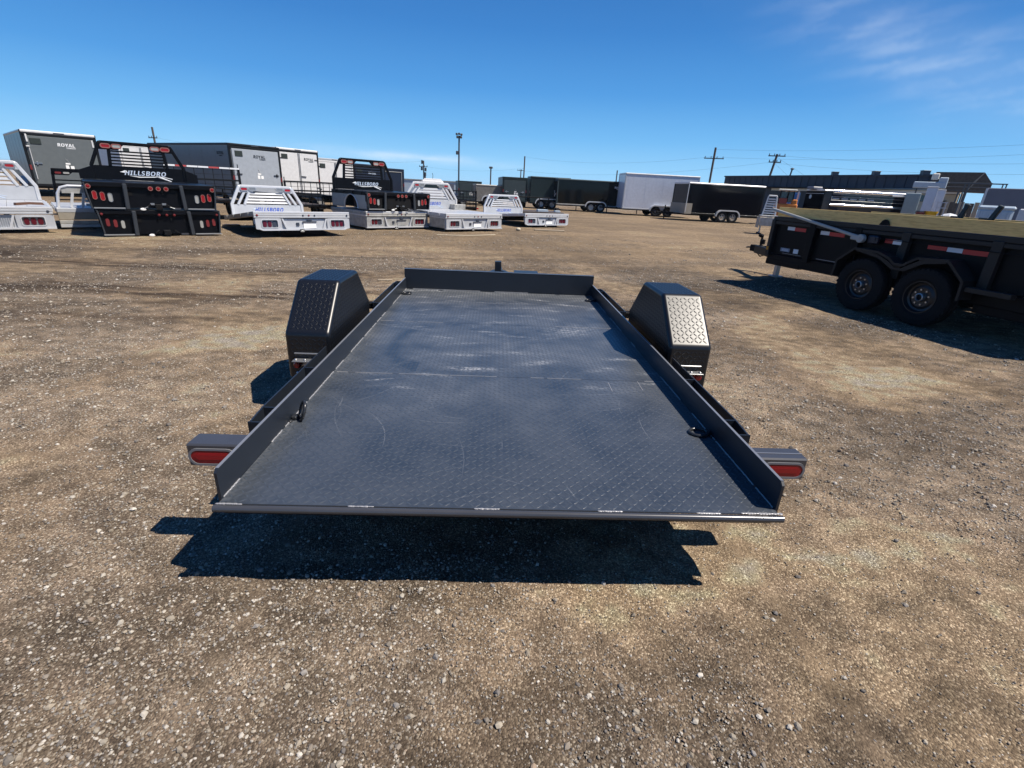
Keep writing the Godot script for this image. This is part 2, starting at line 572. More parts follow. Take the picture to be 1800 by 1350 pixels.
func relief(x: float, z: float) -> float:
	# shallow unevenness of the packed yard: ruts and ridges of a centimetre or so
	var far := smoothstep(26.0, 12.0, Vector2(x, z).length())
	if far <= 0.0:
		return 0.0
	var h := 0.012 * relief_noise.get_noise_2d(x * 0.9, z * 1.3) + 0.008 * relief_noise.get_noise_2d(x * 4.0 + 50.0, z * 4.0) + 0.005 * relief_noise.get_noise_2d(x * 13.0, z * 13.0 + 9.0)
	# old wheel ruts running past on both sides
	for q in [[1.55, 0.10, 0.3], [2.1, 0.10, 0.3], [-1.9, -0.22, 0.25], [-2.6, -0.22, 0.25]]:
		var e: float = (x - q[0] - q[1] * z + 0.12 * relief_noise.get_noise_2d(z * 0.5, q[0])) / 0.13
		h -= 0.010 * exp(-e * e) * (0.5 + 0.5 * relief_noise.get_noise_2d(x * 0.7, z * 0.7 + 30.0))
	return h * far - 0.004


var relief_noise: FastNoiseLite
var patch_noise: FastNoiseLite
var track_noise: FastNoiseLite


func patch_at(x: float, z: float) -> float:
	# how stony the yard is here, 0 packed earth to 1 loose stone
	return clampf(0.5 + 1.5 * patch_noise.get_noise_2d(x, z), 0.0, 1.0)


func track_at(x: float, z: float) -> float:
	# wheel tracks: long bands that sweep across the yard in front of the beds
	var s := z + 5.6 + 0.30 * x + 0.025 * x * x + 0.7 * track_noise.get_noise_2d(x * 0.25, z * 0.25)
	var a := 0.0
	for k in [[0.0, 0.32, 1.0], [-1.75, 0.4, 0.85], [1.3, 0.3, 0.5], [-3.4, 0.5, 0.35]]:
		var e: float = (s - k[0]) / k[1]
		a += exp(-e * e) * k[2]
	var side := smoothstep(1.5, -3.0, x) + 0.35 * smoothstep(1.0, 4.0, x)
	a *= side * clampf(0.6 + 1.3 * track_noise.get_noise_2d(x * 0.5, z * 3.5), 0.0, 1.4)
	# a second pair curving away on the right
	var s2 := x - 3.2 - 0.28 * z + 0.4 * track_noise.get_noise_2d(x * 0.4 + 40.0, z * 0.4)
	for k in [0.0, 1.7]:
		var e2: float = (s2 - k) / 0.35
		a += exp(-e2 * e2) * 0.3 * smoothstep(0.5, -2.0, z)
	return clampf(a, 0.0, 1.0)


func ground_patches() -> Image:
	patch_noise = FastNoiseLite.new()
	patch_noise.seed = 17; patch_noise.frequency = 0.4; patch_noise.fractal_octaves = 4
	patch_noise.noise_type = FastNoiseLite.TYPE_SIMPLEX_SMOOTH; patch_noise.fractal_type = FastNoiseLite.FRACTAL_FBM
	track_noise = FastNoiseLite.new()
	track_noise.seed = 23; track_noise.frequency = 1.0; track_noise.fractal_octaves = 3
	track_noise.noise_type = FastNoiseLite.TYPE_SIMPLEX_SMOOTH; track_noise.fractal_type = FastNoiseLite.FRACTAL_FBM
	var streak := FastNoiseLite.new()
	streak.seed = 41; streak.frequency = 1.0; streak.fractal_octaves = 4
	streak.noise_type = FastNoiseLite.TYPE_SIMPLEX_SMOOTH; streak.fractal_type = FastNoiseLite.FRACTAL_FBM
	var big := FastNoiseLite.new()
	big.seed = 4; big.frequency = 0.06; big.fractal_octaves = 3
	big.noise_type = FastNoiseLite.TYPE_SIMPLEX_SMOOTH; big.fractal_type = FastNoiseLite.FRACTAL_FBM
	var s := 1536
	var im := Image.create(s, s, false, Image.FORMAT_RGB8)
	var clump := FastNoiseLite.new()
	clump.seed = 57; clump.frequency = 1.0; clump.fractal_octaves = 3
	clump.noise_type = FastNoiseLite.TYPE_SIMPLEX_SMOOTH; clump.fractal_type = FastNoiseLite.FRACTAL_FBM
	for j in s:
		for i in s:
			var x := (i + 0.5) / s * 56.0 - 27.0
			var z := (j + 0.5) / s * 56.0 - 45.0
			var c := Vector3(0.82, 0.765, 0.71)
			var p := patch_at(x, z)
			c = c.lerp(Vector3(0.96, 0.89, 0.80), smoothstep(0.45, 0.15, p) * 0.8)
			c = c.lerp(Vector3(0.75, 0.71, 0.675), smoothstep(0.55, 0.85, p) * 0.8)
			var b := big.get_noise_2d(x, z)
			c *= 1.0 + 0.35 * b
			# dust laid in long streaks by passing wheels
			var k := streak.get_noise_2d(x * 0.16 + z * 0.05, z * 0.9 + x * 0.25)
			c *= 1.0 + 0.26 * k + 0.30 * clump.get_noise_2d(x * 4.0, z * 6.0)
			var tr := track_at(x, z)
			c = c.lerp(Vector3(0.36, 0.315, 0.28), tr * 0.8)
			# far part of the lot is drier
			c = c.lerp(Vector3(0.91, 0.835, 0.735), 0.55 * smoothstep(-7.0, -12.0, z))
			im.set_pixel(i, j, Color(clampf(c.x, 0, 1), clampf(c.y, 0, 1), clampf(c.z, 0, 1)))
	return im


func stone_mesh(sd: int) -> ArrayMesh:
	var r := RandomNumberGenerator.new()
	r.seed = sd
	var st := SurfaceTool.new()
	st.begin(Mesh.PRIMITIVE_TRIANGLES)
	# a lumpy octahedron split once, flattened
	var base := [Vector3.UP, Vector3.RIGHT, Vector3.BACK, Vector3.LEFT, Vector3.FORWARD, Vector3.DOWN]
	var faces := [[0, 1, 2], [0, 2, 3], [0, 3, 4], [0, 4, 1], [5, 2, 1], [5, 3, 2], [5, 4, 3], [5, 1, 4]]
	var lump := {}
	var shape := func(p: Vector3) -> Vector3:
		p = p.normalized()
		var key := p.snapped(Vector3.ONE * 0.01)
		if not lump.has(key):
			lump[key] = r.randf_range(0.72, 1.12)
		return p * lump[key] * Vector3(1.0, 0.62, 0.8)
	for f in faces:
		var a: Vector3 = base[f[0]]; var b: Vector3 = base[f[1]]; var c: Vector3 = base[f[2]]
		var ab := a + b; var bc := b + c; var ca := c + a
		for q in [[a, ab, ca], [ab, b, bc], [ca, bc, c], [ab, bc, ca]]:
			var p0: Vector3 = shape.call(q[0]); var p1: Vector3 = shape.call(q[1]); var p2: Vector3 = shape.call(q[2])
			var g := (p1 - p0).cross(p2 - p0)
			if g.dot(p0 + p1 + p2) > 0.0:
				var sw := p1; p1 = p2; p2 = sw
			for p in [p0, p1, p2]:
				st.set_normal(((p1 - p0).cross(p2 - p0) * -1.0).normalized())
				st.add_vertex(p)
	return st.commit()


func make_gravel() -> void:
	var m := StandardMaterial3D.new()
	m.vertex_color_use_as_albedo = true
	m.roughness = 0.85
	m.metallic_specular = 0.35
	var tones := [Color(0.25, 0.215, 0.165), Color(0.30, 0.26, 0.20), Color(0.20, 0.178, 0.148), Color(0.33, 0.295, 0.235), Color(0.42, 0.39, 0.33), Color(0.15, 0.138, 0.125), Color(0.24, 0.225, 0.205), Color(0.5, 0.47, 0.41), Color(0.27, 0.21, 0.155), Color(0.27, 0.235, 0.19)]
	for kind in 3:
		var at: Array[Transform3D] = []
		var cols := PackedColorArray()
		var rings := [[0.45, 1.6, 9000.0, 0.0056], [1.6, 3.0, 5600.0, 0.0060], [3.0, 5.5, 3600.0, 0.0068], [5.5, 10.0, 900.0, 0.0088], [10.0, 17.0, 150.0, 0.0125]]
		for g in rings:
			var area: float = (g[1] * g[1] - g[0] * g[0]) * deg_to_rad(62.0)
			var count := int(area * g[2] / 3.0)
			for i in count:
				var d := sqrt(rng.randf_range(g[0] * g[0], g[1] * g[1]))
				var a := deg_to_rad(rng.randf_range(-62.0, 62.0))
				var x := -0.07 + sin(a) * d; var z := 1.42 - cos(a) * d
				var p := patch_at(x, z)
				if rng.randf() > 0.26 + 0.75 * smoothstep(0.3, 0.7, p):
					continue
				var s: float = g[3] * (0.38 + (0.5 + 0.45 * p) * pow(rng.randf(), 2.4) + (1.3 if rng.randf() < 0.012 else 0.0))
				var b := Basis(Vector3.UP, rng.randf() * TAU) * Basis(Vector3.RIGHT, rng.randf_range(-0.35, 0.35))
				at.append(Transform3D(b.scaled(Vector3(s, s * rng.randf_range(0.8, 1.2), s * rng.randf_range(0.8, 1.15))), Vector3(x, relief(x, z) + s * 0.15, z)))
				var c: Color = tones[rng.randi() % tones.size()]
				var k := rng.randf_range(0.8, 1.15)
				cols.append(Color(c.r * k * 0.86, c.g * k * 0.845, c.b * k * 0.85))
		var mm := MultiMesh.new()
		mm.transform_format = MultiMesh.TRANSFORM_3D
		mm.use_colors = true
		mm.mesh = stone_mesh(100 + kind)
		mm.instance_count = at.size()
		for i in at.size():
			mm.set_instance_transform(i, at[i])
			mm.set_instance_color(i, cols[i])
		var o := MultiMeshInstance3D.new()
		o.name = "gravel" if kind == 0 else "gravel_%03d" % kind
		o.multimesh = mm
		o.material_override = m
		add_child(o)
		o.set_meta("kind", "stuff")
		tag(o, ["loose grey and tan gravel stones scattered over the yard", "loose pale angular gravel stones scattered over the yard", "loose brown gravel stones scattered over the yard"][kind], "gravel")


func lug_mesh(l: float, w: float, h: float) -> ArrayMesh:
	# one raised lug of tread plate: a low lens, lying along x
	var mb := MB.new()
	var ns := 6
	for i in ns:
		var q := []
		for k in [i, i + 1]:
			var s = -1.0 + 2.0 * k / ns
			var ww = w * 0.5 * sqrt(maxf(0.0, 1.0 - s * s * 0.96)) * (1.0 - 0.2 * s * s)
			q.append([Vector3(s * l * 0.5, 0, -ww), Vector3(s * l * 0.5, h * (1.0 - 0.75 * s * s), 0), Vector3(s * l * 0.5, 0, ww), s])
		var a: Array = q[0]; var b: Array = q[1]
		var nm := func(s: float, side: float) -> Vector3: return Vector3(s * 0.25, 1.0, side * 0.55).normalized()
		for side in [-1.0, 1.0]:
			var e := 0 if side < 0 else 2
			var na: Vector3 = nm.call(a[3], side); var nb: Vector3 = nm.call(b[3], side)
			var ta: Vector3 = nm.call(a[3], 0.0); var tb: Vector3 = nm.call(b[3], 0.0)
			mb.tri(a[e], b[e], b[1], na, nb, tb)
			mb.tri(a[e], b[1], a[1], na, tb, ta)
	return mb.mesh()


func scatter(called: String, mesh: Mesh, m: Material, parent: Node, at: Array[Transform3D]) -> void:
	var mm := MultiMesh.new()
	mm.transform_format = MultiMesh.TRANSFORM_3D
	mm.mesh = mesh
	mm.instance_count = at.size()
	for i in at.size():
		mm.set_instance_transform(i, at[i])
	var o := MultiMeshInstance3D.new()
	o.name = called
	o.multimesh = mm
	o.material_override = m
	parent.add_child(o, true)
	o.set_meta("kind", "stuff")


func lugs_on(at: Array[Transform3D], origin: Vector3, u: Vector3, v: Vector3, out: Vector3, lu: float, lv: float, pitch: float) -> void:
	# tread lugs over a rectangle from origin along u and v, turned this way and that
	var nu := int(lu / pitch); var nv := int(lv / pitch)
	for i in nu:
		for j in nv:
			var a := PI * 0.25 if (i + j) % 2 == 0 else -PI * 0.25
			var x := u * cos(a) + v * sin(a)
			var c := origin + u * ((i + 0.5) * lu / nu) + v * ((j + 0.5) * lv / nv)
			at.append(Transform3D(Basis(x, out, x.cross(out)), c))


func deck_picture() -> Image:
	# scuffs, dust smears and tyre rubs on the deck; x across, y from rear to front
	var w := 768; var h := 1536
	var im := Image.create(w, h, false, Image.FORMAT_RGB8)
	var a := FastNoiseLite.new(); a.seed = 71; a.frequency = 1.0; a.fractal_octaves = 4; a.fractal_type = FastNoiseLite.FRACTAL_FBM
	var r := RandomNumberGenerator.new(); r.seed = 77
	var smears := []
	for i in 90:
		var y := 1.0 - pow(r.randf(), 1.7) * 0.72
		smears.append([r.randf(), y, r.randf_range(0.02, 0.09), r.randf_range(0.002, 0.009), r.randf_range(-0.5, 0.5), r.randf_range(0.2, 0.8)])
	for s in [[0.42, 0.37, 0.09, 0.012, 0.05, 0.9], [0.38, 0.44, 0.08, 0.008, 0.0, 0.7], [0.62, 0.41, 0.07, 0.012, 0.35, 0.8], [0.55, 0.46, 0.1, 0.01, 0.0, 0.5], [0.84, 0.86, 0.1, 0.01, -0.25, 1.1], [0.7, 0.91, 0.06, 0.006, -0.3, 1.2], [0.78, 0.62, 0.12, 0.05, 0.6, 0.75], [0.3, 0.93, 0.06, 0.004, 0.05, 0.8]]:
		smears.append(s)
	var acc := PackedFloat32Array()
	acc.resize(w * h)
	for s in smears:
		var cx: float = s[0] * w; var cy: float = s[1] * h
		var rx: float = s[2] * w; var ry: float = s[3] * h * 0.8 + 1.5
		var rr := int(maxf(rx, ry) * 1.6)
		for y in range(maxi(0, int(cy) - rr), mini(h, int(cy) + rr)):
			for x in range(maxi(0, int(cx) - rr), mini(w, int(cx) + rr)):
				var dx: float = x - cx; var dy: float = (y - cy)
				var u: float = (dx * cos(s[4]) + dy * sin(s[4])) / rx; var v: float = (-dx * sin(s[4]) + dy * cos(s[4])) / ry
				var d := u * u + v * v
				if d < 2.5:
					acc[y * w + x] += exp(-d * 1.6) * s[5] * clampf(0.5 + 1.2 * a.get_noise_2d(x * 0.03, y * 0.09), 0.0, 1.0)
	# fine scratches, and broad swirls left by turning tyres
	for i in 150:
		var px := r.randf() * w; var py := r.randf() * h
		var ang := r.randfn(0.0, 0.5) + (PI * 0.5 if r.randf() < 0.45 else 0.0)
		var ln := int(r.randf_range(20.0, 190.0))
		var bend := r.randf_range(-0.006, 0.006)
		var wt := r.randf_range(0.08, 0.45)
		for k in ln:
			px += cos(ang); py += sin(ang); ang += bend
			if px >= 0 and px < w and py >= 0 and py < h:
				acc[int(py) * w + int(px)] += wt * sin(PI * k / ln)
	for i in 14:
		var cx := r.randf() * w; var cy := h * r.randf_range(0.3, 1.0); var rad := r.randf_range(110.0, 330.0)
		var a0 := r.randf() * TAU; var a1 := a0 + r.randf_range(0.8, 2.2); var wd := r.randf_range(14.0, 40.0)
		var steps := int(rad * (a1 - a0))
		for k in steps:
			var aa := lerpf(a0, a1, float(k) / steps)
			for m in int(wd):
				var q := rad + m - wd * 0.5
				var X := int(cx + cos(aa) * q); var Y := int(cy + sin(aa) * q)
				if X >= 0 and X < w and Y >= 0 and Y < h:
					acc[Y * w + X] += 0.07 * sin(PI * m / wd) * (0.6 + 0.8 * a.get_noise_2d(q * 0.25, aa * 6.0))
	for y in h:
		for x in w:
			var fx := float(x) / w; var fy := float(y) / h
			var dust := 0.30 + 0.35 * a.get_noise_2d(fx * 3.0, fy * 6.0) + 0.2 * a.get_noise_2d(fx * 9.0 + 8.0, fy * 18.0)
			dust *= 0.35 + 0.75 * smoothstep(0.0, 0.5, fy)
			dust += 0.30 * smoothstep(0.86, 1.0, fy)
			dust += 0.10 * a.get_noise_2d(fx * 60.0, fy * 160.0)
			# grit swept up along the rails and the headboard
			var edge := minf(fx, 1.0 - fx) * 1.96
			dust += 0.5 * smoothstep(0.07, 0.0, edge) * maxf(0.0, 0.3 + a.get_noise_2d(fx * 90.0, fy * 180.0))
			# a dark rubbed arc left by a tyre near the left rail
			var ax := (fx - 0.26) / 0.13; var ay := (fy - 0.50) / 0.13
			var rd := absf(sqrt(ax * ax + ay * ay) - 1.0)
			var arc := exp(-rd * rd * 30.0) * (1.0 if fx < 0.24 else 0.0) * smoothstep(-1.3, -0.6, -ay)
			dust -= 0.3 * arc
			dust = maxf(dust, 0.0) + acc[y * w + x] * 2.3
			var c := Vector3(0.024, 0.031, 0.041).lerp(Vector3(0.36, 0.365, 0.37), clampf(dust * 0.34, 0.0, 0.85))
			var q := lin(c.x, c.y, c.z)
			im.set_pixel(x, y, q)
	return im


func make_deck_trailer() -> void:
	var root := thing("deck_trailer", "dark grey low trailer with an empty tread-plate deck, nearest to the viewer", "trailer")
	root.rotation = Vector3(deg_to_rad(0.13), 0, deg_to_rad(0.31))
	var D := 0.353          # deck height
	var L := 3.756
	var deck := StandardMaterial3D.new()
	var pic := deck_picture()
	deck.albedo_texture = ImageTexture.create_from_image(pic)
	deck.roughness = 0.34
	deck.metallic = 0.0
	deck.metallic_specular = 0.7
	deck.heightmap_enabled = true
	deck.heightmap_texture = noise_bump
	deck.heightmap_scale = 0.12
	# deck sheets, with open joints between them
	var cuts := [0.0, -1.275, -2.444, -3.745]
	for k in 3:
		var z0: float = cuts[k] - (0.002 if k else 0.006); var z1: float = cuts[k + 1] + 0.002
		var mb := MB.new()
		var hw := 0.969
		var uvat := func(x: float, z: float) -> Vector2: return Vector2((x + 0.98) / 1.96, -z / L)
		var A := Vector3(-hw, D, z0); var B := Vector3(hw, D, z0); var C := Vector3(hw, D, z1); var E := Vector3(-hw, D, z1)
		mb.tri(A, B, C, Vector3.UP, Vector3.UP, Vector3.UP, uvat.call(A.x, A.z), uvat.call(B.x, B.z), uvat.call(C.x, C.z))
		mb.tri(A, C, E, Vector3.UP, Vector3.UP, Vector3.UP, uvat.call(A.x, A.z), uvat.call(C.x, C.z), uvat.call(E.x, E.z))
		var dn := Vector3(0, -0.005, 0)
		mb.quad(A + dn, B + dn, C + dn, E + dn, Vector3.DOWN)
		mb.quad(A, B, B + dn, A + dn, Vector3.BACK)
		mb.quad(E, C, C + dn, E + dn, Vector3.FORWARD)
		mb.quad(A, E, E + dn, A + dn, Vector3.LEFT)
		mb.quad(B, C, C + dn, B + dn, Vector3.RIGHT)
		put("deck_plate", mb, deck, root)
	var at: Array[Transform3D] = []
	for k in 3:
		lugs_on(at, Vector3(-0.965, D, cuts[k] - 0.012), Vector3.RIGHT, Vector3.FORWARD, Vector3.UP, 1.93, cuts[k] - cuts[k + 1] - 0.016, 0.0265)
	var lugm := mat(Color(0.044, 0.053, 0.065), 0.32, 0.0, 0.0, 0.8, 0.7)
	scatter("tread_pattern", lug_mesh(0.027, 0.0075, 0.0016), lugm, root, at)
	# weld along the joints: thin bright broken lines
	var wl := MB.new()
	for z in [-1.275, -2.444]:
		var x := -0.95
		while x < 0.95:
			var l := rng.randf_range(0.05, 0.3)
			if rng.randf() < 0.75:
				wl.box(Vector3(x + l * 0.5, D + 0.0006, z), Vector3(l, 0.0016, rng.randf_range(0.003, 0.006)))
			x += l + rng.randf_range(0.0, 0.05)
	for s in [[0.62, -1.16, 0.15], [0.80, -1.19, 0.16]]:
		wl.bar(Vector3(s[0], D + 0.0006, s[1] - s[2] * 0.5), Vector3(s[0] - 0.005, D + 0.0006, s[1] + s[2] * 0.4), 0.003, 0.0016)
	put("joint_weld", wl, M.weld, root)
	# side rails
	for s in [-1.0, 1.0]:
		var mb := MB.new()
		mb.t = Transform3D(Basis(Vector3(0, 0, 1), Vector3.UP, Vector3(-1, 0, 0)), Vector3(s * 0.975, 0, 0))
		var yt := D + 0.113
		mb.prism(PackedVector2Array([Vector2(-0.03, D - 0.045), Vector2(-0.03, yt - 0.012), Vector2(-0.042, yt), Vector2(-L, yt), Vector2(-L, D - 0.045)]), -0.0048, 0.0048)
		put("side_rail", mb, M.rail, root)
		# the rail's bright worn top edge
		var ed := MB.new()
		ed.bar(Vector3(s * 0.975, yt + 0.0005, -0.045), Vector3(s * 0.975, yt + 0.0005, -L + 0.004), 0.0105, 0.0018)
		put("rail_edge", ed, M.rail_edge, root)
		# stitch weld along its foot
		var w := MB.new()
		var z := -0.05
		while z > -L + 0.05:
			var l := rng.randf_range(0.05, 0.22)
			var on := rng.randf() < (0.9 if z > -1.4 else 0.6)
			if on:
				var c := z
				while c > z - l:
					w.blob(Vector3(s * (0.9685 + rng.randf_range(-0.001, 0.001)), D + 0.001, c), Vector3(rng.randf_range(0.0025, 0.0045), 0.0035, 0.010), 3, 6)
					c -= rng.randf_range(0.007, 0.012)
			z -= l + rng.randf_range(0.01, 0.06)
		put("weld_bead", w, M.weld, root)
	# headboard
	var hb := MB.new()
	hb.box(Vector3(0, D + 0.094, -L - 0.004), Vector3(1.966, 0.216, 0.008))
	hb.box(Vector3(0, D + 0.199, -L - 0.035), Vector3(1.966, 0.006, 0.056))
	put("headboard", hb, M.rail, root)
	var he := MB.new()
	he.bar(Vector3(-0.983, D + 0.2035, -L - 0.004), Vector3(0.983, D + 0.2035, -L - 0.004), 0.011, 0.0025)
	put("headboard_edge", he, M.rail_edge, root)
	var hw2 := MB.new()
	hw2.bar(Vector3(-0.9, D + 0.003, -L + 0.008), Vector3(-0.2, D + 0.003, -L + 0.008), 0.008, 0.005)
	hw2.bar(Vector3(-0.05, D + 0.003, -L + 0.008), Vector3(0.3, D + 0.003, -L + 0.008), 0.008, 0.005)
	put("weld_bead", hw2, M.weld, root)
	# the round tube along the rear edge, a thin gap to the deck and four short welds
	var tb := MB.new()
	tb.tube([Vector3(-0.981, D - 0.0125, 0.006), Vector3(0.981, D - 0.0125, 0.006)], 0.0125, 20)
	put("rear_tube", tb, M.rail_bright, root)
	var rw := MB.new()
	for x in [-0.93, -0.49, -0.06, 0.37, 0.72]:
		for k in 9:
			rw.blob(Vector3(x + k * 0.009 - 0.04, D - 0.0005, -0.004), Vector3(0.010, rng.randf_range(0.0015, 0.0028), rng.randf_range(0.0025, 0.0055)), 3, 6)
	for k in 14:
		rw.blob(Vector3(0.84 + k * 0.0105, D + 0.001, -0.006), Vector3(0.009, 0.002, rng.randf_range(0.003, 0.009)), 3, 6)
		rw.blob(Vector3(-0.962 + k * 0.004, D + 0.0005, -0.004), Vector3(0.006, 0.002, rng.randf_range(0.003, 0.006)), 3, 6)
	put("tube_weld", rw, M.weld, root)
	var dk := MB.new()
	dk.box(Vector3(0, D - 0.030, -0.012), Vector3(1.9, 0.02, 0.012))
	for z in [-0.5, -1.1, -1.7, -2.3, -2.9, -3.5]:
		dk.box(Vector3(0, D - 0.055, z), Vector3(1.92, 0.09, 0.05))
	for s in [-1.0, 1.0]:
		dk.box(Vector3(s * 0.62, D - 0.13, -1.95), Vector3(0.06, 0.1, 3.5))
	dk.cyl(Vector3(-1.05, 0.28, -2.0), Vector3(1.05, 0.28, -2.0), 0.03)
	put("frame", dk, M.under, root)
	# rub rails outside the side rails, with the plates that hold them
	for s in [-1.0, 1.0]:
		for part in [[-0.415, -0.56, -1.42], [-3.60, -3.50, -2.62]]:
			var mb := MB.new()
			var y := D + 0.066
			mb.bar(Vector3(s * 1.034, y, part[0]), Vector3(s * 1.046, y, part[1]), 0.007, 0.075)
			mb.bar(Vector3(s * 1.046, y, part[1]), Vector3(s * 1.05, y, part[2]), 0.007, 0.075)
			put("rub_rail", mb, M.rail, root)
		for z in [-0.415, -0.558, -1.06, -2.62, -3.49, -3.60]:
			var mb := MB.new()
			mb.box(Vector3(s * 1.012, D + 0.066, z), Vector3(0.063, 0.072, 0.007))
			put("spacer_plate", mb, M.rail, root)
		var clip := MB.new()
		clip.box(Vector3(s * 1.075, D + 0.07, -2.66), Vector3(0.05, 0.05, 0.07), 0.006)
		clip.tube([Vector3(s * 1.08, D + 0.09, -2.66), Vector3(s * 1.11, D + 0.12, -2.64), Vector3(s * 1.14, D + 0.145, -2.66)], 0.004, 6)
		put("strap_hook", clip, M.under, root)
	# fenders and wheels
	for s in [-1.0, 1.0]:
		make_fender(root, s, D)
		var w := wheel(root, 0.33, 0.2, s, Vector3(s * 1.19, 0.33, -2.015))
		w.name = "wheel"
	# tail lamp boxes
	for s in [-1.0, 1.0]:
		var mb := MB.new()
		mb.box(Vector3(s * 1.083, D + 0.055, -0.266), Vector3(0.198, 0.093, 0.09), 0.006)
		var bx := put("lamp_box", mb, M.rail_bright, root)
		var gr := MB.new()
		var gc := Vector2(s * 1.088, D + 0.050)
		gr.ring_plate(MB.pill_shape(gc, 0.178, 0.072), MB.pill_shape(gc, 0.160, 0.055), -0.2205, -0.2165)
		put("gasket", gr, M.grommet, bx)
		var ln := MB.new()
		ln.pill(gc, 0.160, 0.055, -0.2208, -0.2185)
		for k in 3:
			ln.pill(gc, 0.150 - 0.012 * k, 0.046 - 0.012 * k, -0.2186, -0.2178 + 0.0007 * k)
		put("tail_lamp", ln, M.red, bx)
		if s > 0:
			var ln2 := MB.new()
			ln2.box(Vector3(1.083, D + 0.1022, -0.262), Vector3(0.19, 0.0025, 0.005))
			put("plate_edge", ln2, M.rail_edge, bx)
	# tie-down rings: one leans up against the left rail, the others lie on the deck
	for q in [[-0.918, 0.043, -0.655, 1.25, 0.5], [0.915, 0.008, -0.615, 0.05, 0.0], [-0.915, 0.010, -3.47, 0.12, 0.0], [0.905, 0.010, -3.47, 0.12, 0.0]]:
		var ring := MB.new()
		var pth := []
		for k in 25:
			var a := TAU * k / 24
			pth.append(Vector3(cos(a) * 0.042, 0, sin(a) * 0.036))
		pth.pop_back()
		ring.t = Transform3D(Basis(Vector3.UP, q[4]) * Basis(Vector3.BACK, q[3]), Vector3(q[0], D + q[1], q[2]))
		ring.tube(pth, 0.0075, 10, true)
		var rr := put("tie_down_ring", ring, M.ring, root)
		var lug := MB.new()
		lug.box(Vector3(signf(q[0]) * 0.955, D + 0.010, q[2]), Vector3(0.024, 0.02, 0.035), 0.004)
		lug.blob(Vector3(signf(q[0]) * 0.965, D + 0.004, q[2] + 0.03), Vector3(0.01, 0.006, 0.012), 3, 6)
		put("ring_lug", lug, M.ring, rr)
	# tongue with its plate and jack post
	var tg := MB.new()
	for s in [-1.0, 1.0]:
		tg.bar(Vector3(s * 0.62, D - 0.05, -3.7), Vector3(s * 0.05, D - 0.03, -5.1), 0.05, 0.1, Vector3.UP, 0.004)
	tg.box(Vector3(0, D - 0.02, -5.2), Vector3(0.09, 0.09, 0.3), 0.01)
	put("tongue", tg, M.rail, root)
	var tp := MB.new()
	tp.box(Vector3(0.3, D + 0.14, -4.25), Vector3(0.27, 0.012, 0.14), 0.003)
	tp.box(Vector3(0.3, D + 0.05, -4.25), Vector3(0.25, 0.17, 0.12), 0.004)
	put("tongue_box", tp, M.rail, root)
	var jk := MB.new()
	jk.box(Vector3(-0.015, D - 0.02, -4.6), Vector3(0.078, 0.44, 0.078), 0.005)
	jk.box(Vector3(-0.015, 0.07, -4.6), Vector3(0.05, 0.14, 0.05))
	jk.box(Vector3(-0.015, 0.006, -4.6), Vector3(0.16, 0.012, 0.16))
	put("jack_post", jk, M.rail, root)


func fender_profile() -> Array:
	# side outline of the fender (z, height above the deck), with rounded bends
	var pts := [Vector2(-1.505, -0.13), Vector2(-1.505, 0.152), Vector2(-1.80, 0.425), Vector2(-2.235, 0.425), Vector2(-2.52, 0.152), Vector2(-2.52, -0.13)]
	var out := [pts[0]]
	for i in range(1, 5):
		var p: Vector2 = pts[i]
		var a: Vector2 = (pts[i - 1] - p).normalized(); var b: Vector2 = (pts[i + 1] - p).normalized()
		var half := acos(clampf(a.dot(b), -1, 1)) * 0.5
		var r := 0.05
		var tl := r / tan(half)
		var c := p + (a + b).normalized() * (r / sin(half))
		var s0 := (p + a * tl - c); var s1 := (p + b * tl - c)
		for k in 6:
			out.append(c + s0.slerp(s1, k / 5.0))
	out.append(pts[5])
	return out


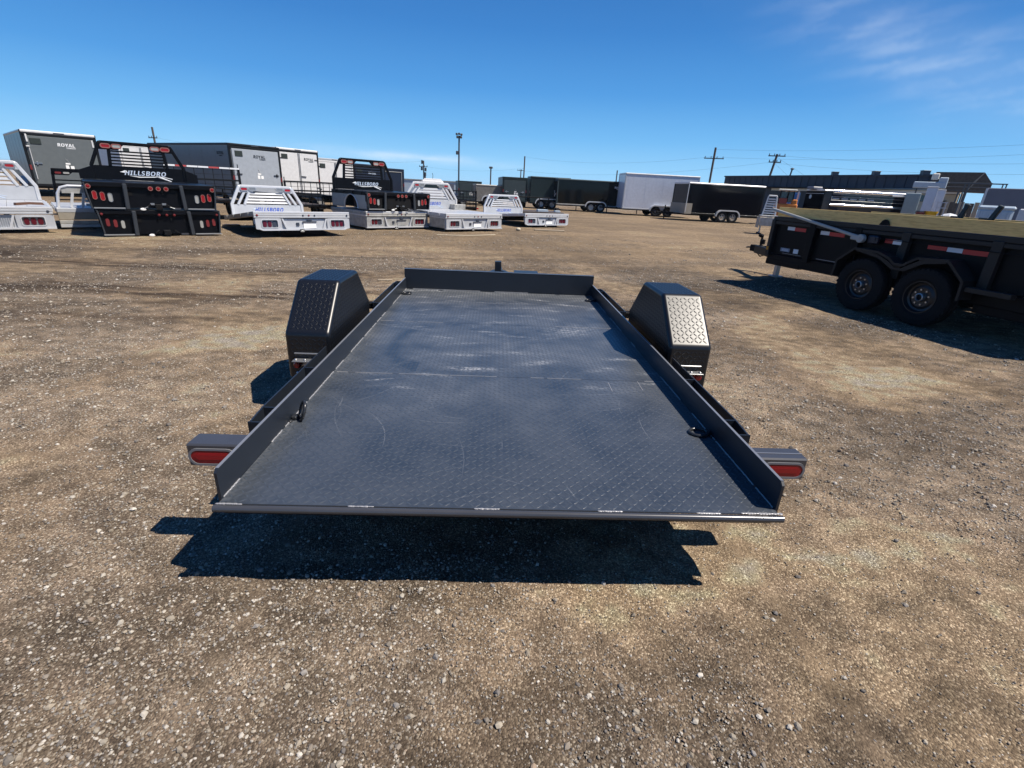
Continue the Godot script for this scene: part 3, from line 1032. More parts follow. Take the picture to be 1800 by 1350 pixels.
func make_fender(root: Node3D, s: float, D: float) -> void:
	var xi := 1.048; var xo := 1.322; var r := 0.026
	var prof := fender_profile()
	var m := prof.size()
	var nor := []
	for i in m:
		var a: Vector2 = prof[maxi(i - 1, 0)]; var b: Vector2 = prof[mini(i + 1, m - 1)]
		var e := (b - a).normalized()
		nor.append(Vector2(-e.y, e.x) if Vector2(-e.y, e.x).dot(prof[i] - Vector2(-2.01, 0.0)) > 0 else Vector2(e.y, -e.x))
	var mb := MB.new()
	# cross-section from the inner face over the edge, across, over the outer edge
	var cs := []
	for k in 5:
		var a := PI * 0.5 * k / 4
		cs.append([xi + r - cos(a) * r, -r + sin(a) * r, -cos(a), sin(a)])
	for k in 5:
		var a := PI * 0.5 * (1.0 - k / 4.0)
		cs.append([xo - r + cos(a) * r, -r + sin(a) * r, cos(a), sin(a)])
	for i in m - 1:
		for k in cs.size() - 1:
			var q := []
			for w in [[i, k], [i + 1, k], [i + 1, k + 1], [i, k + 1]]:
				var p: Vector2 = prof[w[0]]; var nn: Vector2 = nor[w[0]]; var c: Array = cs[w[1]]
				q.append([Vector3(s * c[0], D + p.y + nn.y * c[1], p.x + nn.x * c[1]), Vector3(s * c[2], nn.y * c[3], nn.x * c[3]).normalized()])
			mb.tri(q[0][0], q[1][0], q[2][0], q[0][1], q[1][1], q[2][1])
			mb.tri(q[0][0], q[2][0], q[3][0], q[0][1], q[2][1], q[3][1])
	# side plates
	var poly := PackedVector2Array()
	for i in m:
		poly.append(prof[i] - nor[i] * r)
	for x in [xi, xo]:
		var idx := Geometry2D.triangulate_polygon(poly)
		for i in range(0, idx.size(), 3):
			var q := []
			for k in 3:
				var p := poly[idx[i + k]]
				q.append(Vector3(s * x, D + p.y, p.x))
			mb.flat(q[0], q[1], q[2], Vector3(s if x == xo else -s, 0, 0))
	var f := put("fender", mb, M.fender, root)
	# tread lugs on the flat faces
	var at: Array[Transform3D] = []
	var y := D
	var seg := [[Vector2(-1.505, -0.12), Vector2(-1.505, 0.125)], [Vector2(-1.524, 0.171), Vector2(-1.780, 0.407)], [Vector2(-1.83, 0.425), Vector2(-2.21, 0.425)], [Vector2(-2.26, 0.402), Vector2(-2.50, 0.172)]]
	for g in seg:
		var a := Vector3(0, y + g[0].y, g[0].x); var b := Vector3(0, y + g[1].y, g[1].x)
		var v := (b - a).normalized()
		var u := Vector3.RIGHT * s
		var out := u.cross(v) * s
		if out.dot(Vector3(0, g[0].y + 0.05, g[0].x + 2.01)) < 0:
			out = -out
		a.x = s * (xi + 0.03)
		lugs_on(at, a, u, v, out, xo - xi - 0.06, a.distance_to(Vector3(a.x, b.y, b.z)), 0.0245)
	for x in [xi, xo]:
		var sd := -s if x == xi else s
		var pitch := 0.0255
		for i in 40:
			for j in 22:
				var z := -1.52 - i * pitch; var h := -0.11 + j * pitch
				if Geometry2D.is_point_in_polygon(Vector2(z, h), poly):
					var a := PI * 0.25 if (i + j) % 2 == 0 else -PI * 0.25
					var xx := Vector3.FORWARD * cos(a) + Vector3.UP * sin(a)
					var o := Vector3(sd, 0, 0)
					at.append(Transform3D(Basis(xx, o, xx.cross(o)), Vector3(s * x, D + h, z)))
	scatter("tread_pattern", lug_mesh(0.029, 0.0085, 0.0017), M.fender, f, at)
	# bracket with a round marker lamp behind the fender
	var br := MB.new()
	br.box(Vector3(s * 1.185, D - 0.008, -1.472), Vector3(0.17, 0.006, 0.06), 0.001)
	br.box(Vector3(s * 1.185, D - 0.030, -1.497), Vector3(0.17, 0.045, 0.005), 0.001)
	br.box(Vector3(s * 1.185, D + 0.028, -1.497), Vector3(0.17, 0.008, 0.010), 0.002)
	var bk := put("lamp_bracket", br, M.zinc, root)
	var bo := MB.new()
	for x in [1.12, 1.2, 1.255]:
		bo.blob(Vector3(s * x, D - 0.002, -1.468), Vector3(0.009, 0.007, 0.009), 4, 8)
	bo.blob(Vector3(s * 1.262, D - 0.10, -1.498), Vector3(0.011, 0.011, 0.009), 4, 8)
	put("bolt", bo, M.steel, bk)
	var lp := MB.new()
	lp.t = Transform3D(Basis(Vector3(0, 0, -1), Vector3.UP, Vector3.RIGHT), Vector3(s * 1.247, D - 0.035, -1.458))
	lp.rev([Vector2(-0.012, 0.0), Vector2(-0.010, 0.016), Vector2(0.0, 0.021), Vector2(0.03, 0.021)], 14)
	put("marker_lamp", lp, M.red, bk)


func wheel(parent: Node3D, r: float, w: float, side: float, at: Vector3, rimc: Material = null, face := "steel") -> Node3D:
	# a wheel whose axle runs along x; side is the way its face looks
	var n := Node3D.new()
	n.name = "wheel"
	parent.add_child(n, true)
	n.position = at
	n.scale = Vector3(1, 1, 1)
	var h := w * 0.5
	var ty := MB.new()
	var rr := r * 0.56
	ty.rev([Vector2(-h * 0.8, rr), Vector2(-h * 0.98, rr * 1.12), Vector2(-h, r * 0.80), Vector2(-h * 0.93, r * 0.93), Vector2(-h * 0.72, r * 0.992), Vector2(-h * 0.34, r), Vector2(-h * 0.30, r * 0.975), Vector2(-h * 0.24, r * 0.975), Vector2(-h * 0.2, r), Vector2(h * 0.2, r), Vector2(h * 0.24, r * 0.975), Vector2(h * 0.30, r * 0.975), Vector2(h * 0.34, r), Vector2(h * 0.72, r * 0.992), Vector2(h * 0.93, r * 0.93), Vector2(h, r * 0.80), Vector2(h * 0.98, rr * 1.12), Vector2(h * 0.8, rr)], 32, false)
	for k in 36:
		var a := TAU * k / 36
		ty.t = Transform3D(Basis(Vector3.RIGHT, a), Vector3.ZERO)
		for s in [-1.0, 1.0]:
			ty.box(Vector3(s * h * 0.82, r * 0.952, 0), Vector3(h * 0.2, r * 0.05, r * 0.09))
	put("tyre", ty, M.rubber, n)
	var rm := MB.new()
	if face == "steel":
		rm.rev([Vector2(-h * 0.8, rr), Vector2(h * 0.86, rr), Vector2(h * 0.86, rr * 0.95), Vector2(h * 0.4, rr * 0.86), Vector2(h * 0.32, rr * 0.75), Vector2(h * 0.45, rr * 0.6), Vector2(h * 0.42, rr * 0.32), Vector2(h * 0.42, 0.0)], 28, false)
	else:
		rm.rev([Vector2(-h * 0.8, rr), Vector2(h * 0.86, rr), Vector2(h * 0.86, rr * 0.9), Vector2(h * 0.3, rr * 0.84)], 28, false)
		for k in 5:
			var a := TAU * k / 5
			rm.bar(Vector3(h * 0.5, 0, 0), Vector3(h * 0.62, cos(a) * rr * 0.9, sin(a) * rr * 0.9), rr * 0.3, h * 0.3, Vector3.RIGHT)
		rm.rev([Vector2(h * 0.3, rr * 0.3), Vector2(h * 0.7, rr * 0.3), Vector2(h * 0.75, 0.0)], 16, false)
	put("rim", rm, rimc if rimc else M.rim, n)
	var nuts := MB.new()
	for k in 8:
		var a := TAU * (k + 0.3) / 8
		nuts.cyl(Vector3(h * 0.4, cos(a) * rr * 0.46, sin(a) * rr * 0.46), Vector3(h * 0.58, cos(a) * rr * 0.46, sin(a) * rr * 0.46), rr * 0.055, 6)
	put("lug_nut", nuts, M.steel, n)
	var hub := MB.new()
	hub.rev([Vector2(h * 0.4, rr * 0.27), Vector2(h * 0.9, rr * 0.25), Vector2(h * 0.95, rr * 0.2)], 18, false)
	hub.rev([Vector2(h * 0.95, rr * 0.2), Vector2(h * 0.8, rr * 0.17)], 18, false)
	put("hub", hub, M.zinc, n)
	if side < 0:
		n.rotation.y = PI
	return n


func make_dump_trailer() -> void:
	# local frame: z runs from the front to the rear, -x is the side that faces the yard
	var yaw := 14.37
	var root := thing("dump_trailer", "black tandem-axle dump trailer with a timber board along its top", "trailer", Vector3(4.567, 0, -7.397), yaw)
	var LN := 4.5
	var xs := 0.225; var W := 2.0      # near side panel at x = xs
	# frame and floor
	var fr := MB.new()
	fr.box(Vector3(xs + 0.06, 0.46, LN * 0.5), Vector3(0.1, 0.17, LN), 0.01)
	fr.box(Vector3(xs + W - 0.06, 0.46, LN * 0.5), Vector3(0.1, 0.17, LN), 0.01)
	fr.box(Vector3(xs + W * 0.5, 0.57, LN * 0.5), Vector3(W - 0.05, 0.03, LN - 0.02))
	for s in [-1.0, 1.0]:
		fr.box(Vector3(xs + W * 0.5 + s * 0.4, 0.44, LN * 0.5), Vector3(0.09, 0.16, LN - 0.05))
	fr.box(Vector3(xs + 0.05, 0.41, 0.36), Vector3(0.09, 0.10, 0.75), 0.01)
	put("frame", fr, M.dump, root)
	# near side: a wall panel for each bay, posts between, a top rail and a wire
	var posts := [0.03, 0.86, 1.66, 2.36, 3.40, 4.42]
	for k in 5:
		var mb := MB.new()
		var z0: float = posts[k]; var z1: float = posts[k + 1]
		mb.box(Vector3(xs + 0.03, 0.82, (z0 + z1) * 0.5), Vector3(0.012, 0.5, z1 - z0 - 0.004))
		put("side_panel", mb, M.dump, root)
	var far := MB.new()
	far.box(Vector3(xs + W - 0.03, 0.85, LN * 0.5), Vector3(0.012, 0.56, LN))
	put("side_panel", far, M.dump, root)
	for x in [xs, xs + W]:
		for z in posts:
			var mb := MB.new()
			mb.box(Vector3(x - 0.018 if x == xs else x + 0.018, 0.805, z), Vector3(0.075, 0.6, 0.11 if z > 0.1 else 0.075), 0.006)
			put("post", mb, M.dumptrim if z in [0.03, 2.36, 3.40] else M.dump, root)
		var tr := MB.new()
		tr.box(Vector3(x, 1.125, LN * 0.5), Vector3(0.08, 0.07, LN), 0.008)
		tr.box(Vector3(x - 0.03 if x == xs else x + 0.03, 1.06, LN * 0.5), Vector3(0.02, 0.05, LN), 0.004)
		put("top_rail", tr, M.dumptrim, root)
	for x in [xs - 0.035, xs + W + 0.02]:
		var wb := MB.new()
		wb.box(Vector3(x + 0.02, 1.238, LN * 0.5 + 0.04), Vector3(0.038, 0.150, LN - 0.05), 0.003)
		put("timber_board", wb, M.timber, root)
	var cable := MB.new()
	cable.tube([Vector3(xs - 0.075, 0.985, 1.9), Vector3(xs - 0.075, 0.985, 3.0), Vector3(xs - 0.075, 0.975, LN)], 0.005, 6)
	put("bungee_cord", cable, M.under, root)
	var ends := MB.new()
	ends.box(Vector3(xs + W * 0.5, 0.85, 0.01), Vector3(W - 0.02, 0.56, 0.02))
	put("front_wall", ends, M.dump, root)
	var gate := MB.new()
	gate.box(Vector3(xs + W * 0.5, 0.85, LN - 0.01), Vector3(W - 0.02, 0.56, 0.03))
	put("tailgate", gate, M.dump, root)
	# reflective tape
	for q in [[0.30, 0.45, 0.985, "w"], [0.455, 0.68, 0.98, "r"], [0.97, 1.13, 0.975, "w"], [1.135, 1.40, 0.97, "r"], [2.04, 2.20, 0.965, "r"], [2.215, 2.33, 0.965, "w"], [2.62, 2.85, 0.955, "r"], [2.855, 3.03, 0.95, "w"], [3.035, 3.31, 0.945, "r"]]:
		var mb := MB.new()
		var onpost: bool = q[0] > 2.2 and q[0] < 2.3
		mb.box(Vector3(xs + (-0.058 if onpost else 0.022), q[2], (q[0] + q[1]) * 0.5), Vector3(0.004, 0.055, q[1] - q[0]))
		put("reflective_tape", mb, M.red_tape if q[3] == "r" else M.white_tape, root)
	var wl := MB.new()
	wl.box(Vector3(xs + 0.022, 0.578, 1.26), Vector3(0.006, 0.008, 0.5))
	wl.box(Vector3(xs + 0.022, 0.578, 0.5), Vector3(0.006, 0.006, 0.4))
	put("weld_bead", wl, M.weld, root)
	# decal: a block of small print and a white mark
	var dc := MB.new()
	dc.box(Vector3(xs + 0.021, 0.635, 0.35), Vector3(0.003, 0.06, 0.2))
	var dcn := put("decal", dc, M.decal, root)
	var dt := MB.new()
	dt.box(Vector3(xs + 0.021, 0.635, 0.58), Vector3(0.003, 0.07, 0.10))
	put("decal", dt, M.white_tape, root)
	var dg := MB.new()
	for k in 4:
		dg.box(Vector3(xs + 0.0185, 0.62 + k * 0.010, 0.35), Vector3(0.002, 0.004, 0.15 - 0.02 * (k % 2)))
	put("print_line", dg, M.white_tape, dcn)
	# marker lamp on the front post
	var am := MB.new()
	am.box(Vector3(xs - 0.06, 0.63, 0.03), Vector3(0.012, 0.06, 0.05), 0.004)
	put("marker_lamp", am, M.amber, root)
	# tarp arm, pivot and winch box
	var ar := MB.new()
	ar.bar(Vector3(xs - 0.10, 1.275, -0.02), Vector3(xs - 0.12, 0.985, 1.74), 0.035, 0.042, Vector3.UP, 0.008)
	var armn := put("tarp_arm", ar, M.arm, root)
	var pv := MB.new()
	pv.t = Transform3D(Basis(), Vector3(xs - 0.12, 0.966, 1.79))
	pv.rev([Vector2(-0.03, 0.0), Vector2(-0.03, 0.05), Vector2(-0.022, 0.058), Vector2(0.03, 0.058)], 20)
	pv.rev([Vector2(-0.036, 0.0), Vector2(-0.036, 0.018), Vector2(-0.028, 0.02)], 12)
	pv.bar(Vector3(0, 0.012, -0.16), Vector3(0, 0.004, -0.02), 0.04, 0.075, Vector3.UP, 0.01)
	put("arm_pivot", pv, M.arm, armn)
	var wx := MB.new()
	wx.box(Vector3(xs - 0.05, 0.965, 1.93), Vector3(0.07, 0.11, 0.15), 0.015)
	wx.cyl(Vector3(xs - 0.08, 0.98, 1.97), Vector3(xs - 0.1, 0.98, 1.97), 0.02)
	put("spring_box", wx, M.navy, root)
	var tri := MB.new()
	tri.t = Transform3D(Basis(Vector3(0, 0, 1), Vector3.UP, Vector3(-1, 0, 0)), Vector3(xs - 0.05, 1.165, 2.02))
	tri.prism(PackedVector2Array([Vector2(-0.075, 0), Vector2(-0.045, 0.055), Vector2(-0.015, 0.075), Vector2(0.015, 0.075), Vector2(0.045, 0.055), Vector2(0.075, 0)]), -0.004, 0.012)
	put("hook_plate", tri, M.under, root)
	# double fender with its dip between the wheels
	var fe := MB.new()
	var out := [Vector2(1.58, 0.42), Vector2(1.60, 0.655), Vector2(1.83, 0.845), Vector2(2.19, 0.835), Vector2(2.36, 0.78), Vector2(2.44, 0.72), Vector2(2.56, 0.72), Vector2(2.64, 0.78), Vector2(2.72, 0.83), Vector2(3.08, 0.845), Vector2(3.30, 0.64), Vector2(3.31, 0.42)]
	for k in out.size() - 1:
		var a: Vector2 = out[k]; var b: Vector2 = out[k + 1]
		fe.bar(Vector3(0.12, a.y, a.x), Vector3(0.12, b.y, b.x), 0.25, 0.008)
		fe.bar(Vector3(0.0, a.y - 0.012, a.x), Vector3(0.0, b.y - 0.012, b.x), 0.012, 0.03)
	# the filled dip between the two arches
	fe.t = Transform3D(Basis(Vector3(0, 0, 1), Vector3.UP, Vector3(-1, 0, 0)), Vector3(0.002, 0, 0))
	fe.prism(PackedVector2Array([Vector2(1.85, 0.84), Vector2(2.19, 0.795), Vector2(2.38, 0.72), Vector2(2.46, 0.665), Vector2(2.55, 0.665), Vector2(2.63, 0.72), Vector2(2.76, 0.8), Vector2(3.06, 0.84), Vector2(3.06, 0.80), Vector2(2.8, 0.76), Vector2(2.6, 0.64), Vector2(2.42, 0.64), Vector2(2.2, 0.755), Vector2(1.86, 0.805)]), -0.003, 0.003)
	fe.t = Transform3D()
	put("fender", fe, M.dumptrim, root)
	var fp := MB.new()
	fp.t = Transform3D(Basis(Vector3(0, 0, 1), Vector3.UP, Vector3(-1, 0, 0)), Vector3(xs + 0.02, 0, 0))
	fp.prism(PackedVector2Array([Vector2(1.62, 0.5), Vector2(1.62, 0.66), Vector2(1.84, 0.84), Vector2(3.06, 0.84), Vector2(3.27, 0.63), Vector2(3.27, 0.5)]), -0.01, 0.01)
	put("wheel_well", fp, M.under, root)
	for z in [2.026, 2.875]:
		wheel(root, 0.36, 0.2, -1.0, Vector3(0.11, 0.36, z))
		wheel(root, 0.36, 0.2, 1.0, Vector3(2 * xs + W - 0.11, 0.36, z))
	var ax := MB.new()
	for z in [2.026, 2.875]:
		ax.cyl(Vector3(0.1, 0.36, z), Vector3(2 * xs + W - 0.1, 0.36, z), 0.045)
	put("axle", ax, M.under, root)
	# step bar behind the fender and the ramp carrier beneath
	var sb := MB.new()
	sb.box(Vector3(0.08, 0.55, 3.56), Vector3(0.1, 0.06, 0.46), 0.006)
	put("step_bar", sb, M.dumptrim, root)
	var rc := MB.new()
	rc.box(Vector3(xs + 0.12, 0.36, 3.8), Vector3(0.2, 0.16, 0.9), 0.01)
	rc.box(Vector3(xs + 0.10, 0.30, 4.3), Vector3(0.12, 0.2, 0.14), 0.01)
	put("ramp_carrier", rc, M.dump, root)
	# front: tongue, tool box, jack, coupler with its ring
	var tg := MB.new()
	for s in [-1.0, 1.0]:
		tg.bar(Vector3(xs + W * 0.5 + s * 0.62, 0.46, 0.1), Vector3(xs + W * 0.5 + s * 0.06, 0.46, -1.35), 0.07, 0.15, Vector3.UP, 0.01)
	put("tongue", tg, M.dump, root)
	var tbx := MB.new()
	tbx.box(Vector3(xs + W * 0.5, 0.62, -0.35), Vector3(0.95, 0.3, 0.45), 0.02)
	put("tool_box", tbx, M.dump, root)
	var ja := MB.new()
	ja.box(Vector3(1.22, 0.18, -0.72), Vector3(0.085, 0.32, 0.085), 0.006)
	ja.box(Vector3(1.22, 0.012, -0.72), Vector3(0.2, 0.024, 0.2), 0.004)
	put("jack", ja, M.zinc, root)
	var cp := MB.new()
	cp.box(Vector3(1.22, 0.47, -1.38), Vector3(0.11, 0.13, 0.32), 0.015)
	cp.cyl(Vector3(1.22, 0.5, -1.3), Vector3(1.22, 0.72, -1.3), 0.022)
	cp.blob(Vector3(1.22, 0.73, -1.34), Vector3(0.05, 0.04, 0.06), 5, 8)
	cp.box(Vector3(1.16, 0.62, -1.2), Vector3(0.06, 0.1, 0.1), 0.01)
	cp.tube([Vector3(1.2, 0.55, -1.3), Vector3(1.1, 0.42, -1.25), Vector3(1.12, 0.34, -1.15), Vector3(1.2, 0.4, -1.0)], 0.012, 6)
	cp.tube([Vector3(1.25, 0.55, -1.3), Vector3(1.32, 0.40, -1.2), Vector3(1.3, 0.3, -1.1), Vector3(1.24, 0.4, -0.95)], 0.012, 6)
	var cpn := put("coupler", cp, M.under, root)
	var rg := MB.new()
	var pth := []
	for k in 20:
		var a := TAU * k / 20
		pth.append(Vector3(1.22 + cos(a) * 0.045, 0.47 + sin(a) * 0.012, -1.62 + sin(a) * 0.05))
	rg.tube(pth, 0.012, 8, true)
	put("hitch_ring", rg, M.rim, cpn)
	# dark stakes standing at the far side of the box
	for q in [[xs + W - 0.15, 1.63, 0.10], [xs + W - 0.15, 2.02, 0.14]]:
		var mb := MB.new()
		mb.bar(Vector3(q[0], 1.05, q[1] - 0.03), Vector3(q[0], 1.50, q[1] + q[2]), 0.05, 0.065, Vector3.UP, 0.008)
		mb.box(Vector3(q[0], 1.30, q[1] - 0.02), Vector3(0.06, 0.05, 0.13), 0.01)
		put("tarp_stake", mb, M.stake, root)


func oval_lamp(parent: Node, c: Vector2, w: float, h: float, z: float, m: Material, rimm: Material = null) -> void:
	var mb := MB.new()
	mb.pill(c, w, h, z, z + 0.016)
	var o := put("lamp", mb, m, parent)
	if rimm:
		o.set_meta("label", "lamp with a bright rim")
		var rg := MB.new()
		rg.ring_plate(MB.pill_shape(c, w * 1.28, h + w * 0.28), MB.pill_shape(c, w * 0.98, h * 0.98), z, z + 0.02)
		put("lamp_rim", rg, rimm, parent)


func rack(bed: Node3D, T: float, zf: float, rh: float, rb: float, rt: float, style: String, words := true) -> void:
	# the headache rack at the front of a truck bed: frame, slats, lamps, lettering
	var at := MB.new()
	var sh := 0.37 * rh
	var fm: Material = M.bedblack if style == "black" else M.alu_edge
	var pm: Material = M.bedblack if style == "black" else M.alu
	var b := rb * 0.5; var t := rt * 0.5
	var tw := 0.075
	var fr := MB.new()
	fr.t = Transform3D(Basis(), Vector3(0, T, zf))
	for s in [-1.0, 1.0]:
		fr.bar(Vector3(s * (b - 0.035), 0, 0), Vector3(s * (b - 0.035), sh + 0.02, 0), tw, 0.07, Vector3.BACK, 0.01)
		fr.bar(Vector3(s * (b - 0.035), sh, 0), Vector3(s * (t - 0.02), rh - 0.04, 0), tw, 0.07, Vector3.BACK, 0.01)
		fr.blob(Vector3(s * (t - 0.03), rh - 0.05, 0), Vector3(0.045, 0.045, 0.036), 6, 10)
	fr.box(Vector3(0, rh - 0.035, 0), Vector3(rt - 0.06, 0.07, 0.07), 0.015)
	var root := put("headache_rack", fr, fm, bed)
	# upper plate with a notch in its middle
	var d := 0.19
	var pl := MB.new()
	pl.t = Transform3D(Basis(), Vector3(0, T, zf))
	pl.prism(PackedVector2Array([Vector2(-t + 0.02, rh - 0.03), Vector2(t - 0.02, rh - 0.03), Vector2(t + 0.03, rh - d), Vector2(0.36, rh - d), Vector2(0.24, rh - 0.075), Vector2(-0.24, rh - 0.075), Vector2(-0.36, rh - d), Vector2(-t - 0.03, rh - d)]), -0.02, 0.028)
	put("top_plate", pl, pm, root)
	var lo := MB.new()
	lo.t = Transform3D(Basis(), Vector3(0, T, zf))
	lo.box(Vector3(0, sh * 0.5, 0), Vector3(rb - 0.10, sh - 0.005, 0.03))
	put("lower_panel", lo, pm, root)
	for s in [-1.0, 1.0]:
		for k in 2:
			var red := k == 0
			var c := Vector2(s * (t - 0.13 - 0.21 * k), T + rh - 0.11)
			oval_lamp(root, c, 0.16, 0.062, zf + 0.03, M.red if red else (M.clear if style == "black" else M.clear_dim), M.zinc if style != "black" else M.lamp_ring)
	if style == "black":
		var iw := 0.5 * rb - 0.42
		for s in [-1.0, 1.0]:
			var po := MB.new()
			po.t = Transform3D(Basis(), Vector3(0, T, zf))
			po.bar(Vector3(s * (iw + 0.03), sh - 0.01, 0), Vector3(s * (iw - 0.01), rh - 0.1, 0), 0.07, 0.06, Vector3.BACK, 0.008)
			put("inner_post", po, fm, root)
		for k in 5:
			var sl := MB.new()
			sl.box(Vector3(0, T + sh + 0.045 + k * (rh - d - sh - 0.03) / 4.6, zf), Vector3(iw * 2.0, 0.034, 0.045), 0.004)
			put("slat", sl, fm, root)
	else:
		# two slanting bars at each side, broad slats between them
		for s in [-1.0, 1.0]:
			for k in 2:
				var po := MB.new()
				po.t = Transform3D(Basis(), Vector3(0, T, zf))
				po.bar(Vector3(s * (b - 0.19 - 0.16 * k), sh - 0.01, 0), Vector3(s * (t - 0.13 - 0.13 * k), rh - d + 0.01, 0), 0.06, 0.06, Vector3.BACK, 0.008)
				put("inner_post", po, fm, root)
		var n := 4
		for k in n:
			var f := (k + 0.5) / n
			var y := lerpf(sh + 0.01, rh - d + 0.01, f)
			var w := lerpf(b - 0.34, t - 0.25, f)
			var sl := MB.new()
			sl.t = Transform3D(Basis(Vector3.RIGHT, deg_to_rad(-16.0)), Vector3(0, T + y, zf))
			sl.box(Vector3.ZERO, Vector3(w * 2.0, (rh - d - sh) / n - 0.028, 0.022), 0.004)
			put("slat", sl, pm, root)
	if words:
		logo(root, Vector3(0.10 if style == "black" else 0.02, T + sh * 0.55, zf + 0.017), 0.84 if style == "black" else 0.74, style)


func logo(parent: Node, at: Vector3, w: float, style: String) -> void:
	# the maker's name with a swoosh, as on the beds
	var tx := MB.new()
	tx.t = Transform3D(Basis(), at)
	tx.text("HILLSBORO", w, w * (0.125 if style == "black" else 0.15), 0.006, 0.28)
	put("lettering", tx, M.pale_print if style == "black" else M.blue_print, parent)
	var sw := MB.new()
	sw.t = Transform3D(Basis(), at)
	var h := w * 0.125
	sw.prism(PackedVector2Array([Vector2(-0.42 * w, -0.62 * h), Vector2(-0.18 * w, -0.95 * h), Vector2(0.2 * w, -0.8 * h), Vector2(0.42 * w, -0.45 * h), Vector2(0.2 * w, -0.62 * h), Vector2(-0.15 * w, -0.75 * h)]), -0.001, 0.003)
	sw.prism(PackedVector2Array([Vector2(0.38 * w, -0.62 * h), Vector2(0.62 * w, -1.5 * h), Vector2(0.60 * w, -1.62 * h), Vector2(0.28 * w, -0.72 * h)]), -0.001, 0.003)
	sw.prism(PackedVector2Array([Vector2(0.42 * w, -0.55 * h), Vector2(0.66 * w, -0.98 * h), Vector2(0.64 * w, -1.08 * h), Vector2(0.38 * w, -0.60 * h)]), -0.001, 0.0035)
	sw.prism(PackedVector2Array([Vector2(-0.56 * w, 0.25 * h), Vector2(-0.5 * w, 0.5 * h), Vector2(-0.44 * w, 0.35 * h), Vector2(-0.46 * w, -0.1 * h), Vector2(-0.62 * w, 0.12 * h)]), -0.001, 0.003)
	put("swoosh", sw, M.white_print if style == "black" else M.pale_print, parent)


func bed_base(root: Node3D, w: float, ln: float, T: float, hs: float, deckm: Material, edgem: Material, wood := false) -> void:
	# deck planks, edge rails, sills; the deck's top is at T
	var n := 7
	for k in n:
		var mb := MB.new()
		mb.box(Vector3(-w * 0.5 + 0.05 + (w - 0.1) * (k + 0.5) / n, T - 0.018, -ln * 0.5), Vector3((w - 0.1) / n - 0.006, 0.028, ln - 0.02))
		put("deck_plank", mb, deckm, root)
	for s in [-1.0, 1.0]:
		var mb := MB.new()
		mb.box(Vector3(s * (w * 0.5 - 0.025), T - 0.055, -ln * 0.5), Vector3(0.05, 0.11, ln - 0.04), 0.006)
		mb.box(Vector3(s * (w * 0.5 + 0.006), T - 0.085, -ln * 0.5), Vector3(0.012, 0.025, ln - 0.1))
		put("side_edge", mb, edgem, root)
		for k in 4:
			var sp := MB.new()
			sp.box(Vector3(s * (w * 0.5 + 0.012), T - 0.05, -ln * (0.14 + 0.24 * k)), Vector3(0.03, 0.075, 0.10), 0.004)
			put("stake_pocket", sp, edgem, root)
		var si := MB.new()
		si.box(Vector3(s * 0.43, T - 0.16, -ln * 0.5), Vector3(0.07, 0.2, ln - 0.1))
		put("sill", si, M.under, root)
	var cr := MB.new()
	for k in 6:
		cr.box(Vector3(0, T - 0.085, -ln * (k + 0.5) / 6), Vector3(w - 0.14, 0.09, 0.05))
	put("crossmember", cr, M.under, root)


